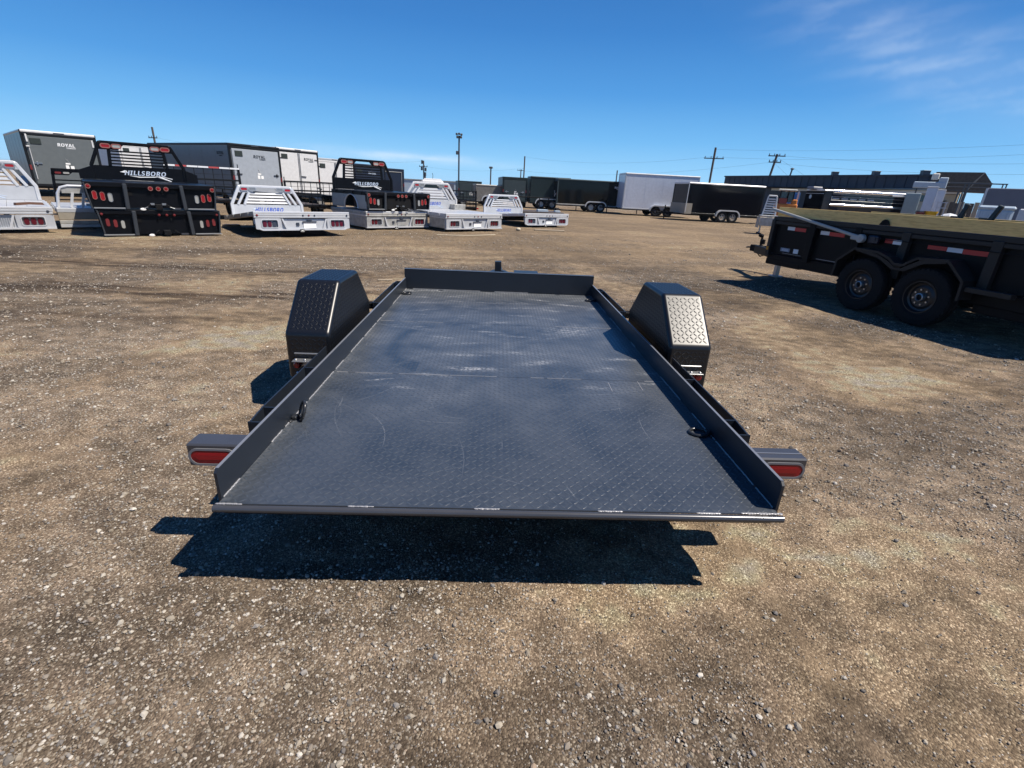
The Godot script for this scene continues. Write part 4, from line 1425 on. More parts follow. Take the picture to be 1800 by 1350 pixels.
func white_tail(root: Node3D, w: float, T: float, hs: float, skin: Material, swap := false, plate := true, cut := 0.0) -> void:
	# tail skirt of an aluminium bed: ribbed band, lamp pockets, gussets, recessed middle with the papers
	var b := w * 0.5
	var y0 := T - hs
	var back := MB.new()
	back.prism(PackedVector2Array([Vector2(-b + cut, y0 + 0.03), Vector2(b - cut, y0 + 0.03), Vector2(b, y0 + 0.03 + cut * 0.8), Vector2(b, T - 0.16), Vector2(-b, T - 0.16), Vector2(-b, y0 + 0.03 + cut * 0.8)]), -0.075, -0.045)
	var tail := put("tail_skirt", back, skin, root)
	for k in 3:
		var mb := MB.new()
		mb.box(Vector3(0, T - 0.022 - k * 0.05, -0.035), Vector3(w, 0.046, 0.07), 0.008)
		put("rib", mb, M.alu_edge if k == 0 else skin, tail)
	var lip := MB.new()
	lip.prism(PackedVector2Array([Vector2(-b + cut, y0), Vector2(b - cut, y0), Vector2(b - cut * 0.5, y0 + 0.035), Vector2(-b + cut * 0.5, y0 + 0.035)]), -0.08, 0.015)
	put("lip", lip, M.alu_edge, tail)
	for s in [-1.0, 1.0]:
		# pocket frame with three upright lamps
		var c := Vector2(s * (b - 0.335), y0 + hs * 0.36)
		var fr := MB.new()
		var x0: float = s * (b - 0.02); var x1: float = s * (b - 0.60)
		var lo := minf(x0, x1); var hi := maxf(x0, x1)
		var outer := PackedVector2Array(); var inner := MB.pill_shape(c, 0.36, 0.175, 1)
		inner = round_rect(c, 0.36, 0.175, 0.035)
		for p in inner:
			var q := p - c
			var k := minf(absf((hi - lo) * 0.5 / (q.x if absf(q.x) > 1e-4 else 1e-4)), absf((hs * 0.29) / (q.y if absf(q.y) > 1e-4 else 1e-4)))
			var o := Vector2((lo + hi) * 0.5, c.y) + q * k
			outer.append(o)
		fr.ring_plate(outer, inner, -0.045, -0.008)
		put("lamp_panel", fr, skin, tail)
		var bz := MB.new()
		bz.ring_plate(round_rect(c, 0.385, 0.2, 0.045), round_rect(c, 0.352, 0.167, 0.032), -0.012, 0.002)
		put("bezel", bz, M.alu_edge, tail)
		var pk := MB.new()
		pk.prism(round_rect(c, 0.356, 0.171, 0.03), -0.0445, -0.041)
		put("pocket", pk, M.clear_dim, tail)
		for k in 3:
			var dark := (k == 2 if not swap else k == 0) if s < 0 else false
			oval_lamp(tail, Vector2(c.x + (k - 1) * 0.108, c.y), 0.082, 0.148, -0.042, M.dark_lamp if dark else M.lamp_dark_red, null)
		var gu := MB.new()
		var gx: float = s * (b - 0.62)
		gu.prism(PackedVector2Array([Vector2(gx - 0.018, T - 0.16), Vector2(gx + 0.018, T - 0.16), Vector2(gx - s * 0.09 + 0.022, y0 + 0.03), Vector2(gx - s * 0.09 - 0.022, y0 + 0.03)]), -0.045, 0.012)
		put("gusset", gu, M.alu_edge, tail)
		var mk := MB.new()
		mk.t = Transform3D(Basis(Vector3(0, 0, -1), Vector3.UP, Vector3.RIGHT), Vector3(s * (b - 0.075), T - 0.085, 0.0))
		mk.rev([Vector2(-0.016, 0.0), Vector2(-0.012, 0.02), Vector2(0.01, 0.032)], 12)
		put("marker_lamp", mk, M.red_dull if s < 0 else M.dark_lamp, tail)
	for k in 3:
		var mk := MB.new()
		mk.t = Transform3D(Basis(Vector3(0, 0, -1), Vector3.UP, Vector3.RIGHT), Vector3(-0.03 + k * 0.14, T - 0.085, 0.0))
		mk.rev([Vector2(-0.014, 0.0), Vector2(-0.01, 0.018), Vector2(0.01, 0.027)], 12)
		put("marker_lamp", mk, M.dark_lamp if k != 1 else M.red_dull, tail)
	var pg := MB.new()
	pg.box(Vector3(-0.17, y0 + hs * 0.33, -0.035), Vector3(0.075, 0.075, 0.03), 0.008)
	put("plug_socket", pg, M.dark_lamp, tail)
	var br := MB.new()
	br.box(Vector3(0.12, y0 + hs * 0.46, -0.03), Vector3(0.34, 0.03, 0.04), 0.006)
	br.box(Vector3(0.12, y0 + hs * 0.55, -0.03), Vector3(0.12, 0.035, 0.04), 0.006)
	put("plate_lamp", br, M.dark_lamp, tail)
	var pp := MB.new()
	pp.t = Transform3D(Basis(Vector3.BACK, 0.04), Vector3(0.12, y0 + hs * 0.29, -0.035))
	pp.box(Vector3.ZERO, Vector3(0.30, 0.155, 0.004))
	put("paper_sheet" if plate else "plate_panel", pp, M.paper if plate else M.alu_dull, tail)
	var ht := MB.new()
	ht.box(Vector3(0, y0 - 0.03, -0.3), Vector3(0.9, 0.08, 0.5))
	ht.box(Vector3(-0.1, y0 - 0.02, -0.02), Vector3(0.11, 0.09, 0.1), 0.01)
	put("hitch_frame", ht, M.under, root)
	var st := MB.new()
	st.blob(Vector3(-0.1, y0 - 0.02, 0.03), Vector3(0.055, 0.022, 0.006), 5, 10)
	put("sticker", st, M.clear, root)


func round_rect(c: Vector2, w: float, h: float, r: float) -> PackedVector2Array:
	var out := PackedVector2Array()
	for k in 4:
		var cc := Vector2((w * 0.5 - r) * (1 if k in [0, 3] else -1), (h * 0.5 - r) * (1 if k < 2 else -1))
		for i in 4:
			var a := PI * 0.5 * k + PI * 0.5 * i / 3
			out.append(c + cc + Vector2(cos(a), sin(a)) * r)
	return out


func black_tail(root: Node3D, w: float, T: float, hs: float, dull := false) -> void:
	var b := w * 0.5
	var y0 := T - hs
	var mb := MB.new()
	mb.prism(PackedVector2Array([Vector2(-b + 0.05, y0 + 0.02), Vector2(b - 0.05, y0 + 0.02), Vector2(b, y0 + 0.25), Vector2(b, T - 0.07), Vector2(-b, T - 0.07), Vector2(-b, y0 + 0.25)]), -0.10, -0.06)
	var tail := put("tail_skirt", mb, M.bedblack, root)
	var hd := MB.new()
	hd.box(Vector3(0, T - 0.05, -0.04), Vector3(w, 0.1, 0.08), 0.012)
	put("tail_rail", hd, M.bedblack, tail)
	for s in [-1.0, 1.0]:
		var po := MB.new()
		po.bar(Vector3(s * 0.50, T - 0.02, 0.0), Vector3(s * 0.52, y0 - 0.01, 0.0), 0.075, 0.06, Vector3.BACK, 0.012)
		put("upright", po, M.bedblack_edge, tail)
		var se := MB.new()
		se.bar(Vector3(s * (b - 0.01), T - 0.02, -0.03), Vector3(s * (b - 0.06), y0 + 0.0, -0.03), 0.03, 0.09, Vector3.BACK, 0.006)
		put("side_edge", se, M.bedblack_edge, tail)
		var stp := MB.new()
		stp.box(Vector3(s * 0.825, y0 + 0.012, -0.01), Vector3(0.52, 0.024, 0.10), 0.004)
		put("step", stp, M.bedblack, tail)
		var se2 := MB.new()
		se2.box(Vector3(s * 0.825, y0 + 0.016, 0.042), Vector3(0.52, 0.026, 0.008), 0.003)
		put("step_edge", se2, M.tread, tail)
		var yb := y0 + hs * 0.50
		for k in 3:
			var x: float = s * (b - 0.145 - 0.125 * k)
			var m: Material = (M.red_dull if dull else M.red) if k < 2 else M.clear
			oval_lamp(tail, Vector2(x, yb - 0.02 * k), 0.062, 0.155 if k < 2 else 0.16, -0.062, m, null if dull else (M.lamp_ring if k < 2 else M.zinc))
		var mk := MB.new()
		mk.t = Transform3D(Basis(Vector3(0, 0, -1), Vector3.UP, Vector3.RIGHT), Vector3(s * (b - 0.07), T - 0.09, 0.0))
		mk.rev([Vector2(-0.016, 0.0), Vector2(-0.012, 0.02), Vector2(0.01, 0.03)], 12)
		put("marker_lamp", mk, M.red_dull if dull else M.red, tail)
		if not dull:
			var rg := MB.new()
			rg.t = Transform3D(Basis(), Vector3(s * (b - 0.07), T - 0.09, 0.0))
			rg.ring_plate(MB.pill_shape(Vector2.ZERO, 0.092, 0.092), MB.pill_shape(Vector2.ZERO, 0.062, 0.062), -0.01, 0.008)
			put("lamp_rim", rg, M.lamp_ring, tail)
	for k in 3:
		var cx := -0.06 + k * 0.14
		if not dull:
			var rg := MB.new()
			rg.t = Transform3D(Basis(), Vector3(cx, T - 0.10, 0.0))
			rg.ring_plate(MB.pill_shape(Vector2.ZERO, 0.09, 0.09), MB.pill_shape(Vector2.ZERO, 0.06, 0.06), -0.01, 0.008)
			put("lamp_rim", rg, M.lamp_ring, tail)
		var mk := MB.new()
		mk.t = Transform3D(Basis(Vector3(0, 0, -1), Vector3.UP, Vector3.RIGHT), Vector3(cx, T - 0.10, 0.0))
		mk.rev([Vector2(-0.016, 0.0), Vector2(-0.012, 0.02), Vector2(0.01, 0.03)], 12)
		put("marker_lamp", mk, M.red_dull if dull else M.red, tail)
	var hi := MB.new()
	hi.box(Vector3(0.03, y0 + 0.05, -0.02), Vector3(0.13, 0.11, 0.16), 0.01)
	put("hitch", hi, M.under, tail)
	for s in [-1.0, 1.0]:
		hi = MB.new()
		hi.tube([Vector3(0.03 + s * 0.14, y0 + 0.10, 0.0), Vector3(0.03 + s * 0.2, y0 + 0.06, 0.03), Vector3(0.03 + s * 0.24, y0 + 0.02, 0.02), Vector3(0.03 + s * 0.2, y0 - 0.02, 0.0)], 0.012, 6)
		hi.box(Vector3(0.03 + s * 0.12, y0 + hs * 0.62, -0.05), Vector3(0.03, 0.05, 0.04), 0.006)
		put("safety_chain", hi, M.under, tail)
	if not dull:
		for s in [-1.0, 1.0]:
			var tx := MB.new()
			tx.box(Vector3(0.03 + s * 0.105, y0 + 0.105, -0.04), Vector3(0.075, 0.04, 0.01))
			put("hitch_tag", tx, M.zinc, tail)
			tx = MB.new()
			tx.tube([Vector3(0.03 + s * 0.2, y0 + 0.05, 0.06), Vector3(0.03 + s * 0.28, y0 + 0.02, 0.06)], 0.008, 6)
			put("chain_hook", tx, M.zinc, tail)
	var pl := MB.new()
	pl.box(Vector3(0.36, y0 + 0.02, 0.02), Vector3(0.14, 0.035, 0.01))
	put("hitch_plate", pl, M.zinc_dark, tail)
	var st := MB.new()
	st.blob(Vector3(-0.26, y0 + 0.0, 0.02), Vector3(0.06, 0.028, 0.006), 5, 10)
	put("sticker", st, M.paper, tail)


func bed_group() -> String:
	return "truck beds set out in a row on the gravel"


func make_beds() -> void:
	var g := bed_group()
	# leftmost bed, cut by the picture's edge: ribbed aluminium with a tread-plate middle
	var a := thing("truck_bed", "white aluminium truck bed with mesh-textured tail at the far left end of the row", "truck bed", Vector3(-10.29, 0.0, -9.15), 41.5, g)
	bed_base(a, 2.3, 2.75, 0.52, 0.46, M.alu, M.alu_edge)
	white_tail(a, 2.3, 0.52, 0.44, M.alu, true, false)
	var ms := MB.new()
	for i in 30:
		for j in 11:
			ms.box(Vector3(-0.50 + i * 0.0345, 0.125 + j * 0.0205, -0.043), Vector3(0.022, 0.010, 0.006))
	put("tread_pattern", ms, M.tread, a).set_meta("kind", "stuff")
	rack(a, 0.52, -2.65, 0.87, 2.2, 1.66, "white")
	var strap := MB.new()
	strap.t = Transform3D(Basis(Vector3.UP, 0.5), Vector3(0.82, 0.545, -0.16))
	strap.prism(PackedVector2Array([Vector2(-0.26, 0.0), Vector2(-0.02, 0.015), Vector2(0.25, 0.0), Vector2(0.22, 0.05), Vector2(0.02, 0.06), Vector2(-0.25, 0.05)]), -0.02, 0.05)
	var lt := put("old_strap", strap, M.rust, self)
	tag(lt, "crumpled dark brown strap lying on the tail of the leftmost bed", "strap")
	lt.transform = a.transform
	# bed half hidden behind, its rack low and its skirt facing
	var b := thing("truck_bed", "bare aluminium bed on its blocks, half hidden behind the tall black stack", "truck bed", Vector3(-9.05, 0.0, -11.3), 41.0, g)
	bed_base(b, 2.2, 2.3, 0.46, 0.4, M.alu, M.alu_edge)
	for q in [[0.40, 0.10, M.alu], [0.29, 0.18, M.tan_side], [0.15, 0.08, M.alu_dull], [0.07, 0.07, M.alu]]:
		var mb := MB.new()
		mb.box(Vector3(0, q[0], -0.02), Vector3(2.2, q[1] - 0.004, 0.05), 0.006)
		put("tail_skirt", mb, q[2], b)
	rack_low(b)
	# tall black stack: two beds, one on the other
	var c0 := thing("truck_bed", "black steel truck bed lying on the ground, under another black bed", "truck bed", Vector3(-7.37, 0.0, -10.24), 36.9, g)
	bed_base(c0, 2.25, 2.6, 0.545, 0.5, M.bedblack, M.bedblack)
	black_tail(c0, 2.24, 0.545, 0.52, true)
	var c1 := thing("truck_bed", "black steel truck bed with tall rack stacked on the other black bed", "truck bed", Vector3(-7.43, 0.55, -10.22), 36.9, g)
	bed_base(c1, 2.32, 2.6, 0.53, 0.5, M.bedblack, M.bedblack)
	black_tail(c1, 2.34, 0.53, 0.52)
	rack(c1, 0.53, -2.5, 0.86, 1.93, 1.44, "black")
	for s in [-1.0, 1.0]:
		var wing := MB.new()
		wing.prism(PackedVector2Array([Vector2(s * 0.95, 0.53), Vector2(s * 1.2, 0.53), Vector2(s * 1.2, 0.72), Vector2(s * 0.95, 0.82)]), -2.52, -2.44)
		put("corner_wing", wing, M.bedblack, c1)
	# the white bed that slopes down to the front, tail up on blocks
	var d := thing("truck_bed", "white aluminium bed sloping down to its front, tail raised on a black block", "truck bed", Vector3(-4.71, 0.15, -11.42), 39.3, g)
	d.rotation = Vector3(deg_to_rad(-6.0), deg_to_rad(39.3), 0)
	d.rotation_order = EULER_ORDER_YXZ
	bed_base(d, 2.3, 2.85, 0.44, 0.4, M.alu, M.alu_dull)
	white_tail(d, 2.3, 0.44, 0.43, M.alu, false, true, 0.16)
	rack(d, 0.44, -2.75, 0.80, 1.92, 1.40, "white")
	var bl := put("support_block", _box_mb(Vector3(0, 0.05, -0.25), Vector3(1.1, 0.1, 0.2)), M.under, self)
	tag(bl, "black steel block under the tail of the sloping white bed", "block")
	bl.transform = Transform3D(Basis(Vector3.UP, deg_to_rad(39.3)), Vector3(-4.71, 0, -11.42))
	var ch := put("timber_chock", _box_mb(Vector3(-0.98, 0.03, -2.95), Vector3(0.4, 0.06, 0.2)), M.old_timber, self)
	tag(ch, "short timber chock under the low front corner of the sloping white bed", "timber")
	ch.transform = bl.transform
	# aluminium service bed with a black bed standing on it
	var e0 := thing("truck_bed", "dull aluminium bed with side boxes, carrying a black bed with a wheel arch", "truck bed", Vector3(-3.05, 0.0, -14.75), 42.1, g)
	bed_base(e0, 2.2, 2.3, 0.53, 0.5, M.alu_dull, M.alu_dull)
	white_tail(e0, 2.2, 0.53, 0.47, M.alu_dull, false, false)
	side_boxes(e0, 2.2, 2.2, 0.43, 0.07, M.alu_dull, false)
	var e1 := thing("truck_bed", "black bed with bright arched side panels, stacked on a dull aluminium bed", "truck bed", Vector3(-3.0, 0.545, -14.79), 42.1, g)
	bed_base(e1, 2.22, 2.3, 0.53, 0.5, M.bedblack, M.bedblack)
	black_tail(e1, 2.22, 0.53, 0.50)
	side_boxes(e1, 2.22, 2.28, 0.45, 0.03, M.side_metal, true)
	rack(e1, 0.53, -2.2, 0.93, 2.16, 1.60, "black")
	# two more white beds
	var f := thing("truck_bed", "white aluminium bed with a toolbox door in its side, right of the arched stack", "truck bed", Vector3(-0.71, 0.03, -15.41), 39.7, g)
	bed_base(f, 2.28, 2.7, 0.515, 0.5, M.alu, M.alu_edge)
	white_tail(f, 2.28, 0.515, 0.47, M.alu)
	side_boxes(f, 2.28, 0.95, 0.40, 0.07, M.alu_dull, false)
	rack(f, 0.515, -2.6, 0.88, 2.22, 1.46, "white")
	var boxx := MB.new()
	boxx.box(Vector3(1.05, 0.60, -2.45), Vector3(0.5, 0.18, 0.3), 0.01)
	put("corner_box", boxx, M.alu_dull, f)
	var h := thing("truck_bed", "white aluminium bed at the right end of the row, sloping to its front", "truck bed", Vector3(1.99, 0.06, -18.9), 33.1, g)
	h.rotation = Vector3(deg_to_rad(-4.2), deg_to_rad(33.1), 0)
	bed_base(h, 2.2, 3.2, 0.46, 0.42, M.alu, M.alu_edge)
	white_tail(h, 2.2, 0.46, 0.44, M.alu, false, true, 0.12)
	rack(h, 0.46, -3.1, 0.80, 2.05, 1.52, "white")
	var bl2 := put("support_block", _box_mb(Vector3(0.1, 0.04, -0.2), Vector3(0.9, 0.08, 0.25)), M.under, self)
	tag(bl2, "black steel block under the tail of the rightmost white bed", "block")
	bl2.transform = Transform3D(Basis(Vector3.UP, deg_to_rad(33.1)), Vector3(1.99, 0, -18.9))


func _box_mb(c: Vector3, s: Vector3, bev := 0.0) -> MB:
	var mb := MB.new()
	mb.box(c, s, bev)
	return mb


func rack_low(b: Node3D) -> void:
	# a low open rack of light tube with slats across
	var T := 0.46
	var fr := MB.new()
	fr.tube([Vector3(-1.05, T, -0.2), Vector3(-1.0, T + 0.3, -0.2), Vector3(-0.93, T + 0.42, -0.2), Vector3(-0.8, T + 0.46, -0.2), Vector3(0.8, T + 0.46, -0.2), Vector3(0.93, T + 0.42, -0.2), Vector3(1.0, T + 0.3, -0.2), Vector3(1.05, T, -0.2)], 0.032, 8)
	var r := put("headache_rack", fr, M.alu_edge, b)
	var pl := MB.new()
	pl.box(Vector3(-0.5, T + 0.38, -0.2), Vector3(0.85, 0.15, 0.02))
	pl.box(Vector3(0.5, T + 0.38, -0.2), Vector3(0.85, 0.15, 0.02))
	put("top_plate", pl, M.alu_dull, r)
	for k in 3:
		var mb := MB.new()
		mb.box(Vector3(0.1, T + 0.06 + k * 0.085, -0.2), Vector3(1.3, 0.06, 0.03), 0.006)
		put("slat", mb, M.alu, r)
	for x in [-0.82, -0.62]:
		var mb := MB.new()
		mb.bar(Vector3(x, T, -0.2), Vector3(x + 0.08, T + 0.32, -0.2), 0.05, 0.04, Vector3.BACK)
		put("inner_post", mb, M.alu_edge, r)


func side_boxes(root: Node3D, w: float, ln: float, top: float, bottom: float, m: Material, arch: bool) -> void:
	# side panels below the deck, with a door or with a wheel arch
	for s in [-1.0, 1.0]:
		var mb := MB.new()
		mb.t = Transform3D(Basis(Vector3(0, 0, 1), Vector3.UP, Vector3(-1, 0, 0)), Vector3(s * (w * 0.5 - 0.02), 0, 0))
		var poly := PackedVector2Array([Vector2(-0.05, bottom), Vector2(-0.05, top), Vector2(-ln, top), Vector2(-ln, bottom)])
		if arch:
			poly = PackedVector2Array([Vector2(-0.06, bottom), Vector2(-0.06, top), Vector2(-ln, top), Vector2(-ln, bottom), Vector2(-1.42, bottom)])
			for k in 11:
				var a := PI - PI * k / 10
				poly.append(Vector2(-1.0 - cos(PI - a) * 0.42, bottom + sin(a) * 0.385))
			poly.append(Vector2(-0.58, bottom))
		mb.prism(poly, -0.012, 0.012)
		var p := put("side_panel", mb, m, root)
		if arch:
			var rim := MB.new()
			var pth := []
			for k in 11:
				var a := PI * k / 10
				pth.append(Vector3(s * (w * 0.5 - 0.005), bottom + sin(a) * 0.395, -1.0 + cos(a) * 0.43))
			rim.tube(pth, 0.018, 6)
			put("arch_rim", rim, M.alu_edge, p)
			var inn := MB.new()
			inn.box(Vector3(s * (w * 0.5 - 0.35), bottom + 0.2, -1.0), Vector3(0.02, 0.4, 0.95))
			put("arch_liner", inn, M.rust, p)
			for q in [[-1.86, 0.66], [-0.30, 0.40]]:
				var dr := MB.new()
				dr.box(Vector3(s * (w * 0.5 - 0.004), (top + bottom) * 0.5, q[0]), Vector3(0.012, (top - bottom) * 0.86, q[1]), 0.004)
				put("door", dr, m, p)
			var lk := MB.new()
			lk.blob(Vector3(s * (w * 0.5 + 0.006), 0.32, -1.45), Vector3(0.012, 0.03, 0.03), 5, 8)
			lk.blob(Vector3(s * (w * 0.5 + 0.006), 0.2, -2.05), Vector3(0.012, 0.03, 0.03), 5, 8)
			put("latch", lk, M.steel, p)
		else:
			var dr := MB.new()
			dr.box(Vector3(s * (w * 0.5 - 0.004), (top + bottom) * 0.5 - 0.02, -0.5), Vector3(0.014, (top - bottom) * 0.7, 0.55), 0.005)
			put("door", dr, m, p)
			var fr := MB.new()
			fr.box(Vector3(s * (w * 0.5 - 0.002), top - 0.02, -ln * 0.5), Vector3(0.02, 0.04, ln), 0.005)
			put("trim", fr, M.alu_edge, p)
	var inside := MB.new()
	inside.box(Vector3(0, (top + bottom) * 0.5, -ln * 0.5), Vector3(w - 0.75, top - bottom - 0.02, ln - 0.1))
	put("inner_box", inside, M.under, root)


func cargo_trailer(called: String, label: String, at: Vector3, yaw: float, w: float, h: float, ln: float, o: Dictionary) -> Node3D:
	# an enclosed trailer: rear at z = 0, nose at -ln, standing on its own wheels
	var root := thing(called, label, "trailer", at, yaw, "")
	var body: Material = o.body; var trim: Material = o.get("trim", M.black); var roof: Material = o.get("roof", M.alu_edge)
	var y0: float = o.get("floor", 0.42)
	var bd := MB.new()
	bd.box(Vector3(0, (y0 + h) * 0.5 - 0.03, -ln * 0.5), Vector3(w, h - y0 - 0.06, ln - 0.02), 0.03)
	put("body", bd, body, root)
	# skin seams along the sides
	for s in [-1.0, 1.0]:
		var n := int(ln / 1.22)
		for k in range(1, n + 1):
			if k * 1.22 < ln - 0.1:
				put("seam_strip", _box_mb(Vector3(s * (w * 0.5 + 0.001), (y0 + h) * 0.5, -k * 1.22), Vector3(0.006, h - y0 - 0.3, 0.035)), body, root)
		var rf := MB.new()
		rf.box(Vector3(s * (w * 0.5 - 0.02), h - 0.055, -ln * 0.5), Vector3(0.09, 0.11, ln), 0.045)
		put("roof_trim", rf, o.get("side_roof", roof), root)
		var ft := MB.new()
		ft.box(Vector3(s * (w * 0.5 - 0.01), y0 + 0.04, -ln * 0.5), Vector3(0.045, 0.08, ln), 0.008)
		put("lower_trim", ft, o.get("lower", trim), root)
		for z in [-0.04, -ln + 0.04]:
			var cp := MB.new()
			cp.box(Vector3(s * (w * 0.5 - 0.04), (y0 + h) * 0.5, z), Vector3(0.1, h - y0 - 0.02, 0.1), 0.015)
			put("corner_post", cp, o.get("corner", trim), root)
	var re := MB.new()
	re.box(Vector3(0, h - 0.06, -0.02), Vector3(w, 0.12, 0.09), 0.035)
	put("roof_trim", re, roof, root)
	var fn := MB.new()
	fn.box(Vector3(0, h - 0.055, -ln + 0.02), Vector3(w, 0.11, 0.07), 0.015)
	put("roof_trim", fn, o.get("side_roof", roof), root)
	var hd := MB.new()
	hd.box(Vector3(0, h - 0.16, 0.0), Vector3(w - 0.1, 0.09, 0.06), 0.01)
	put("rear_frame", hd, trim, root)
	hd = MB.new()
	hd.box(Vector3(0, y0 + 0.05, 0.0), Vector3(w - 0.1, 0.1, 0.06), 0.01)
	put("rear_frame", hd, trim, root)
	var kind: String = o.get("rear", "ramp")
	var doorm: Material = o.get("door", body)
	var dh := h - y0 - 0.32
	var yc := y0 + 0.1 + dh * 0.5
	if kind == "ramp":
		var dr := MB.new()
		dr.box(Vector3(0, yc, 0.005), Vector3(w - 0.24, dh, 0.05), 0.01)
		var dn := put("ramp_door", dr, doorm, root)
		for s in [-1.0, 1.0]:
			var la := MB.new()
			la.bar(Vector3(s * (w * 0.5 - 0.2), yc - 0.12, 0.05), Vector3(s * (w * 0.5 - 0.46), yc - 0.12, 0.05), 0.03, 0.035)
			la.box(Vector3(s * (w * 0.5 - 0.3), yc - 0.12, 0.05), Vector3(0.05, 0.14, 0.04), 0.008)
			put("latch", la, o.get("latch", M.steel), dn)
		if o.has("rod"):
			var rd := MB.new()
			rd.cyl(Vector3(-w * 0.5 + 0.17, yc + dh * 0.25, 0.055), Vector3(-w * 0.5 + 0.17, yc - dh * 0.4, 0.055), 0.014, 8)
			rd.box(Vector3(-w * 0.5 + 0.14, yc + dh * 0.28, 0.055), Vector3(0.12, 0.05, 0.04), 0.01)
			rd.box(Vector3(-w * 0.5 + 0.16, yc + dh * 0.45, 0.05), Vector3(0.06, 0.3, 0.02), 0.006)
			rd.box(Vector3(w * 0.5 - 0.16, yc + dh * 0.42, 0.05), Vector3(0.06, 0.3, 0.02), 0.006)
			put("lift_rod", rd, M.white, dn)
		var pp := MB.new()
		for q in [[0.06, -0.10, 0.16, 0.06], [0.02, -0.24, 0.11, 0.15], [0.19, -0.25, 0.12, 0.13]]:
			pp.box(Vector3(q[0], yc + q[1] + 0.02, 0.033), Vector3(q[2], q[3], 0.004))
		pp.bar(Vector3(0.02, yc + 0.12, 0.033), Vector3(0.12, yc - 0.05, 0.033), 0.03, 0.004)
		put("paper_sheet", pp, M.paper, dn)
	elif kind == "double":
		for s in [-1.0, 1.0]:
			var dr := MB.new()
			dr.box(Vector3(s * (w * 0.25 - 0.055), yc, 0.005), Vector3(w * 0.5 - 0.125, dh, 0.05), 0.01)
			var dn := put("door", dr, doorm, root)
			var hg := MB.new()
			for f in [0.36, -0.36]:
				hg.box(Vector3(s * (w * 0.5 - 0.17), yc + dh * f, 0.04), Vector3(0.22, 0.035, 0.03))
			put("hinge", hg, M.black, dn)
		var rd := MB.new()
		rd.cyl(Vector3(0.05, yc + dh * 0.5, 0.05), Vector3(0.05, yc - dh * 0.5, 0.05), 0.018, 8)
		rd.cyl(Vector3(-0.03, yc + dh * 0.5, 0.05), Vector3(-0.03, yc - dh * 0.5, 0.05), 0.014, 8)
		put("lock_rod", rd, M.zinc, root)
		var la := MB.new()
		la.bar(Vector3(0.06, yc - 0.15, 0.06), Vector3(0.36, yc - 0.17, 0.06), 0.03, 0.035)
		put("latch", la, M.black, root)
	elif kind == "frame":
		var dr := MB.new()
		dr.box(Vector3(0.2, yc, 0.005), Vector3(w * 0.62, dh, 0.05), 0.01)
		put("door", dr, doorm, root)
		var rd := MB.new()
		for x in [0.2 - w * 0.31, 0.2 + w * 0.31]:
			rd.cyl(Vector3(x, yc + dh * 0.5, 0.05), Vector3(x, yc - dh * 0.5, 0.05), 0.02, 8)
		rd.cyl(Vector3(0.2 - w * 0.31, yc + dh * 0.5, 0.05), Vector3(0.2 + w * 0.31, yc + dh * 0.5, 0.05), 0.02, 8)
		put("door_edge", rd, M.alu_dull, root)
	if o.get("vent", true):
		var vt := MB.new()
		vt.box(Vector3(-w * 0.5 + 0.42, h - 0.42, 0.035), Vector3(0.36, 0.24, 0.03), 0.01)
		put("vent", vt, M.dark_vent, root)
	if o.has("text"):
		var tx := MB.new()
		tx.t = Transform3D(Basis(), Vector3(0.16 if kind != "double" else 0.62, h - 0.50, 0.034))
		tx.text("ROYAL", 0.58, 0.13, 0.008, 0.1)
		tx.t = Transform3D(Basis(), Vector3(0.30 if kind != "double" else 0.74, h - 0.61, 0.034))
		tx.text("CARGO", 0.30, 0.055, 0.006)
		put("lettering", tx, o.text, root)
	if o.has("side_text"):
		for s in ([-1.0, 1.0] if o.get("side_text_at", -1.0) < 0 else [1.0]):
			var tx := MB.new()
			var zz: float = -absf(o.get("side_text_at", 0.5))
			tx.t = Transform3D(Basis(Vector3.UP, s * PI * 0.5), Vector3(s * (w * 0.5 + 0.006), h - 0.42, zz))
			tx.text("ROYAL", 0.6, 0.13, 0.008, 0.1)
			tx.t = Transform3D(Basis(Vector3.UP, s * PI * 0.5), Vector3(s * (w * 0.5 + 0.006), h - 0.54, zz))
			tx.text("CARGO", 0.30, 0.05, 0.006)
			put("lettering", tx, o.side_text, root)
	var ml := MB.new()
	ml.box(Vector3(0, h - 0.06, 0.025), Vector3(0.36, 0.04, 0.02), 0.006)
	put("marker_lamp", ml, M.dark_lamp, root)
	for s in [-1.0, 1.0]:
		var tl := MB.new()
		tl.box(Vector3(s * (w * 0.5 - 0.06), y0 + 0.75, 0.02), Vector3(0.07, 0.2, 0.02), 0.006)
		put("tail_lamp", tl, M.red_dull, root)
	# wheels and fenders
	var wc: float = o.get("wheel_at", ln * 0.42)
	var sp: float = o.get("spacing", 0.86)
	for s in [-1.0, 1.0]:
		for k in [-0.5, 0.5]:
			var which: Material = o.get("rim", M.zinc)
			wheel(root, 0.34, 0.2, s, Vector3(s * (w * 0.5 + 0.03), 0.34, -wc + k * sp), which, o.get("rim_face", "steel"))
		var fd := MB.new()
		var pth := []
		for k in 9:
			var a := PI * 0.5 * k / 8
			pth.append(Vector3(0, 0.38 + sin(a) * 0.36, -wc + sp * 0.5 + 0.08 + cos(a) * 0.34))
		for k in 9:
			var a := PI * 0.5 + PI * 0.5 * k / 8
			pth.append(Vector3(0, 0.38 + sin(a) * 0.36, -wc - sp * 0.5 - 0.08 + cos(a) * 0.34))
		for k in pth.size() - 1:
			var a: Vector3 = pth[k]; var b: Vector3 = pth[k + 1]
			if a.distance_to(b) > 0.001:
				var off := Vector3(s * (w * 0.5 + 0.05), 0, 0)
				fd.bar(a + off, b + off, 0.24, 0.03)
				fd.bar(a + off + Vector3(s * 0.12, -0.02, 0), b + off + Vector3(s * 0.12, -0.02, 0), 0.015, 0.07)
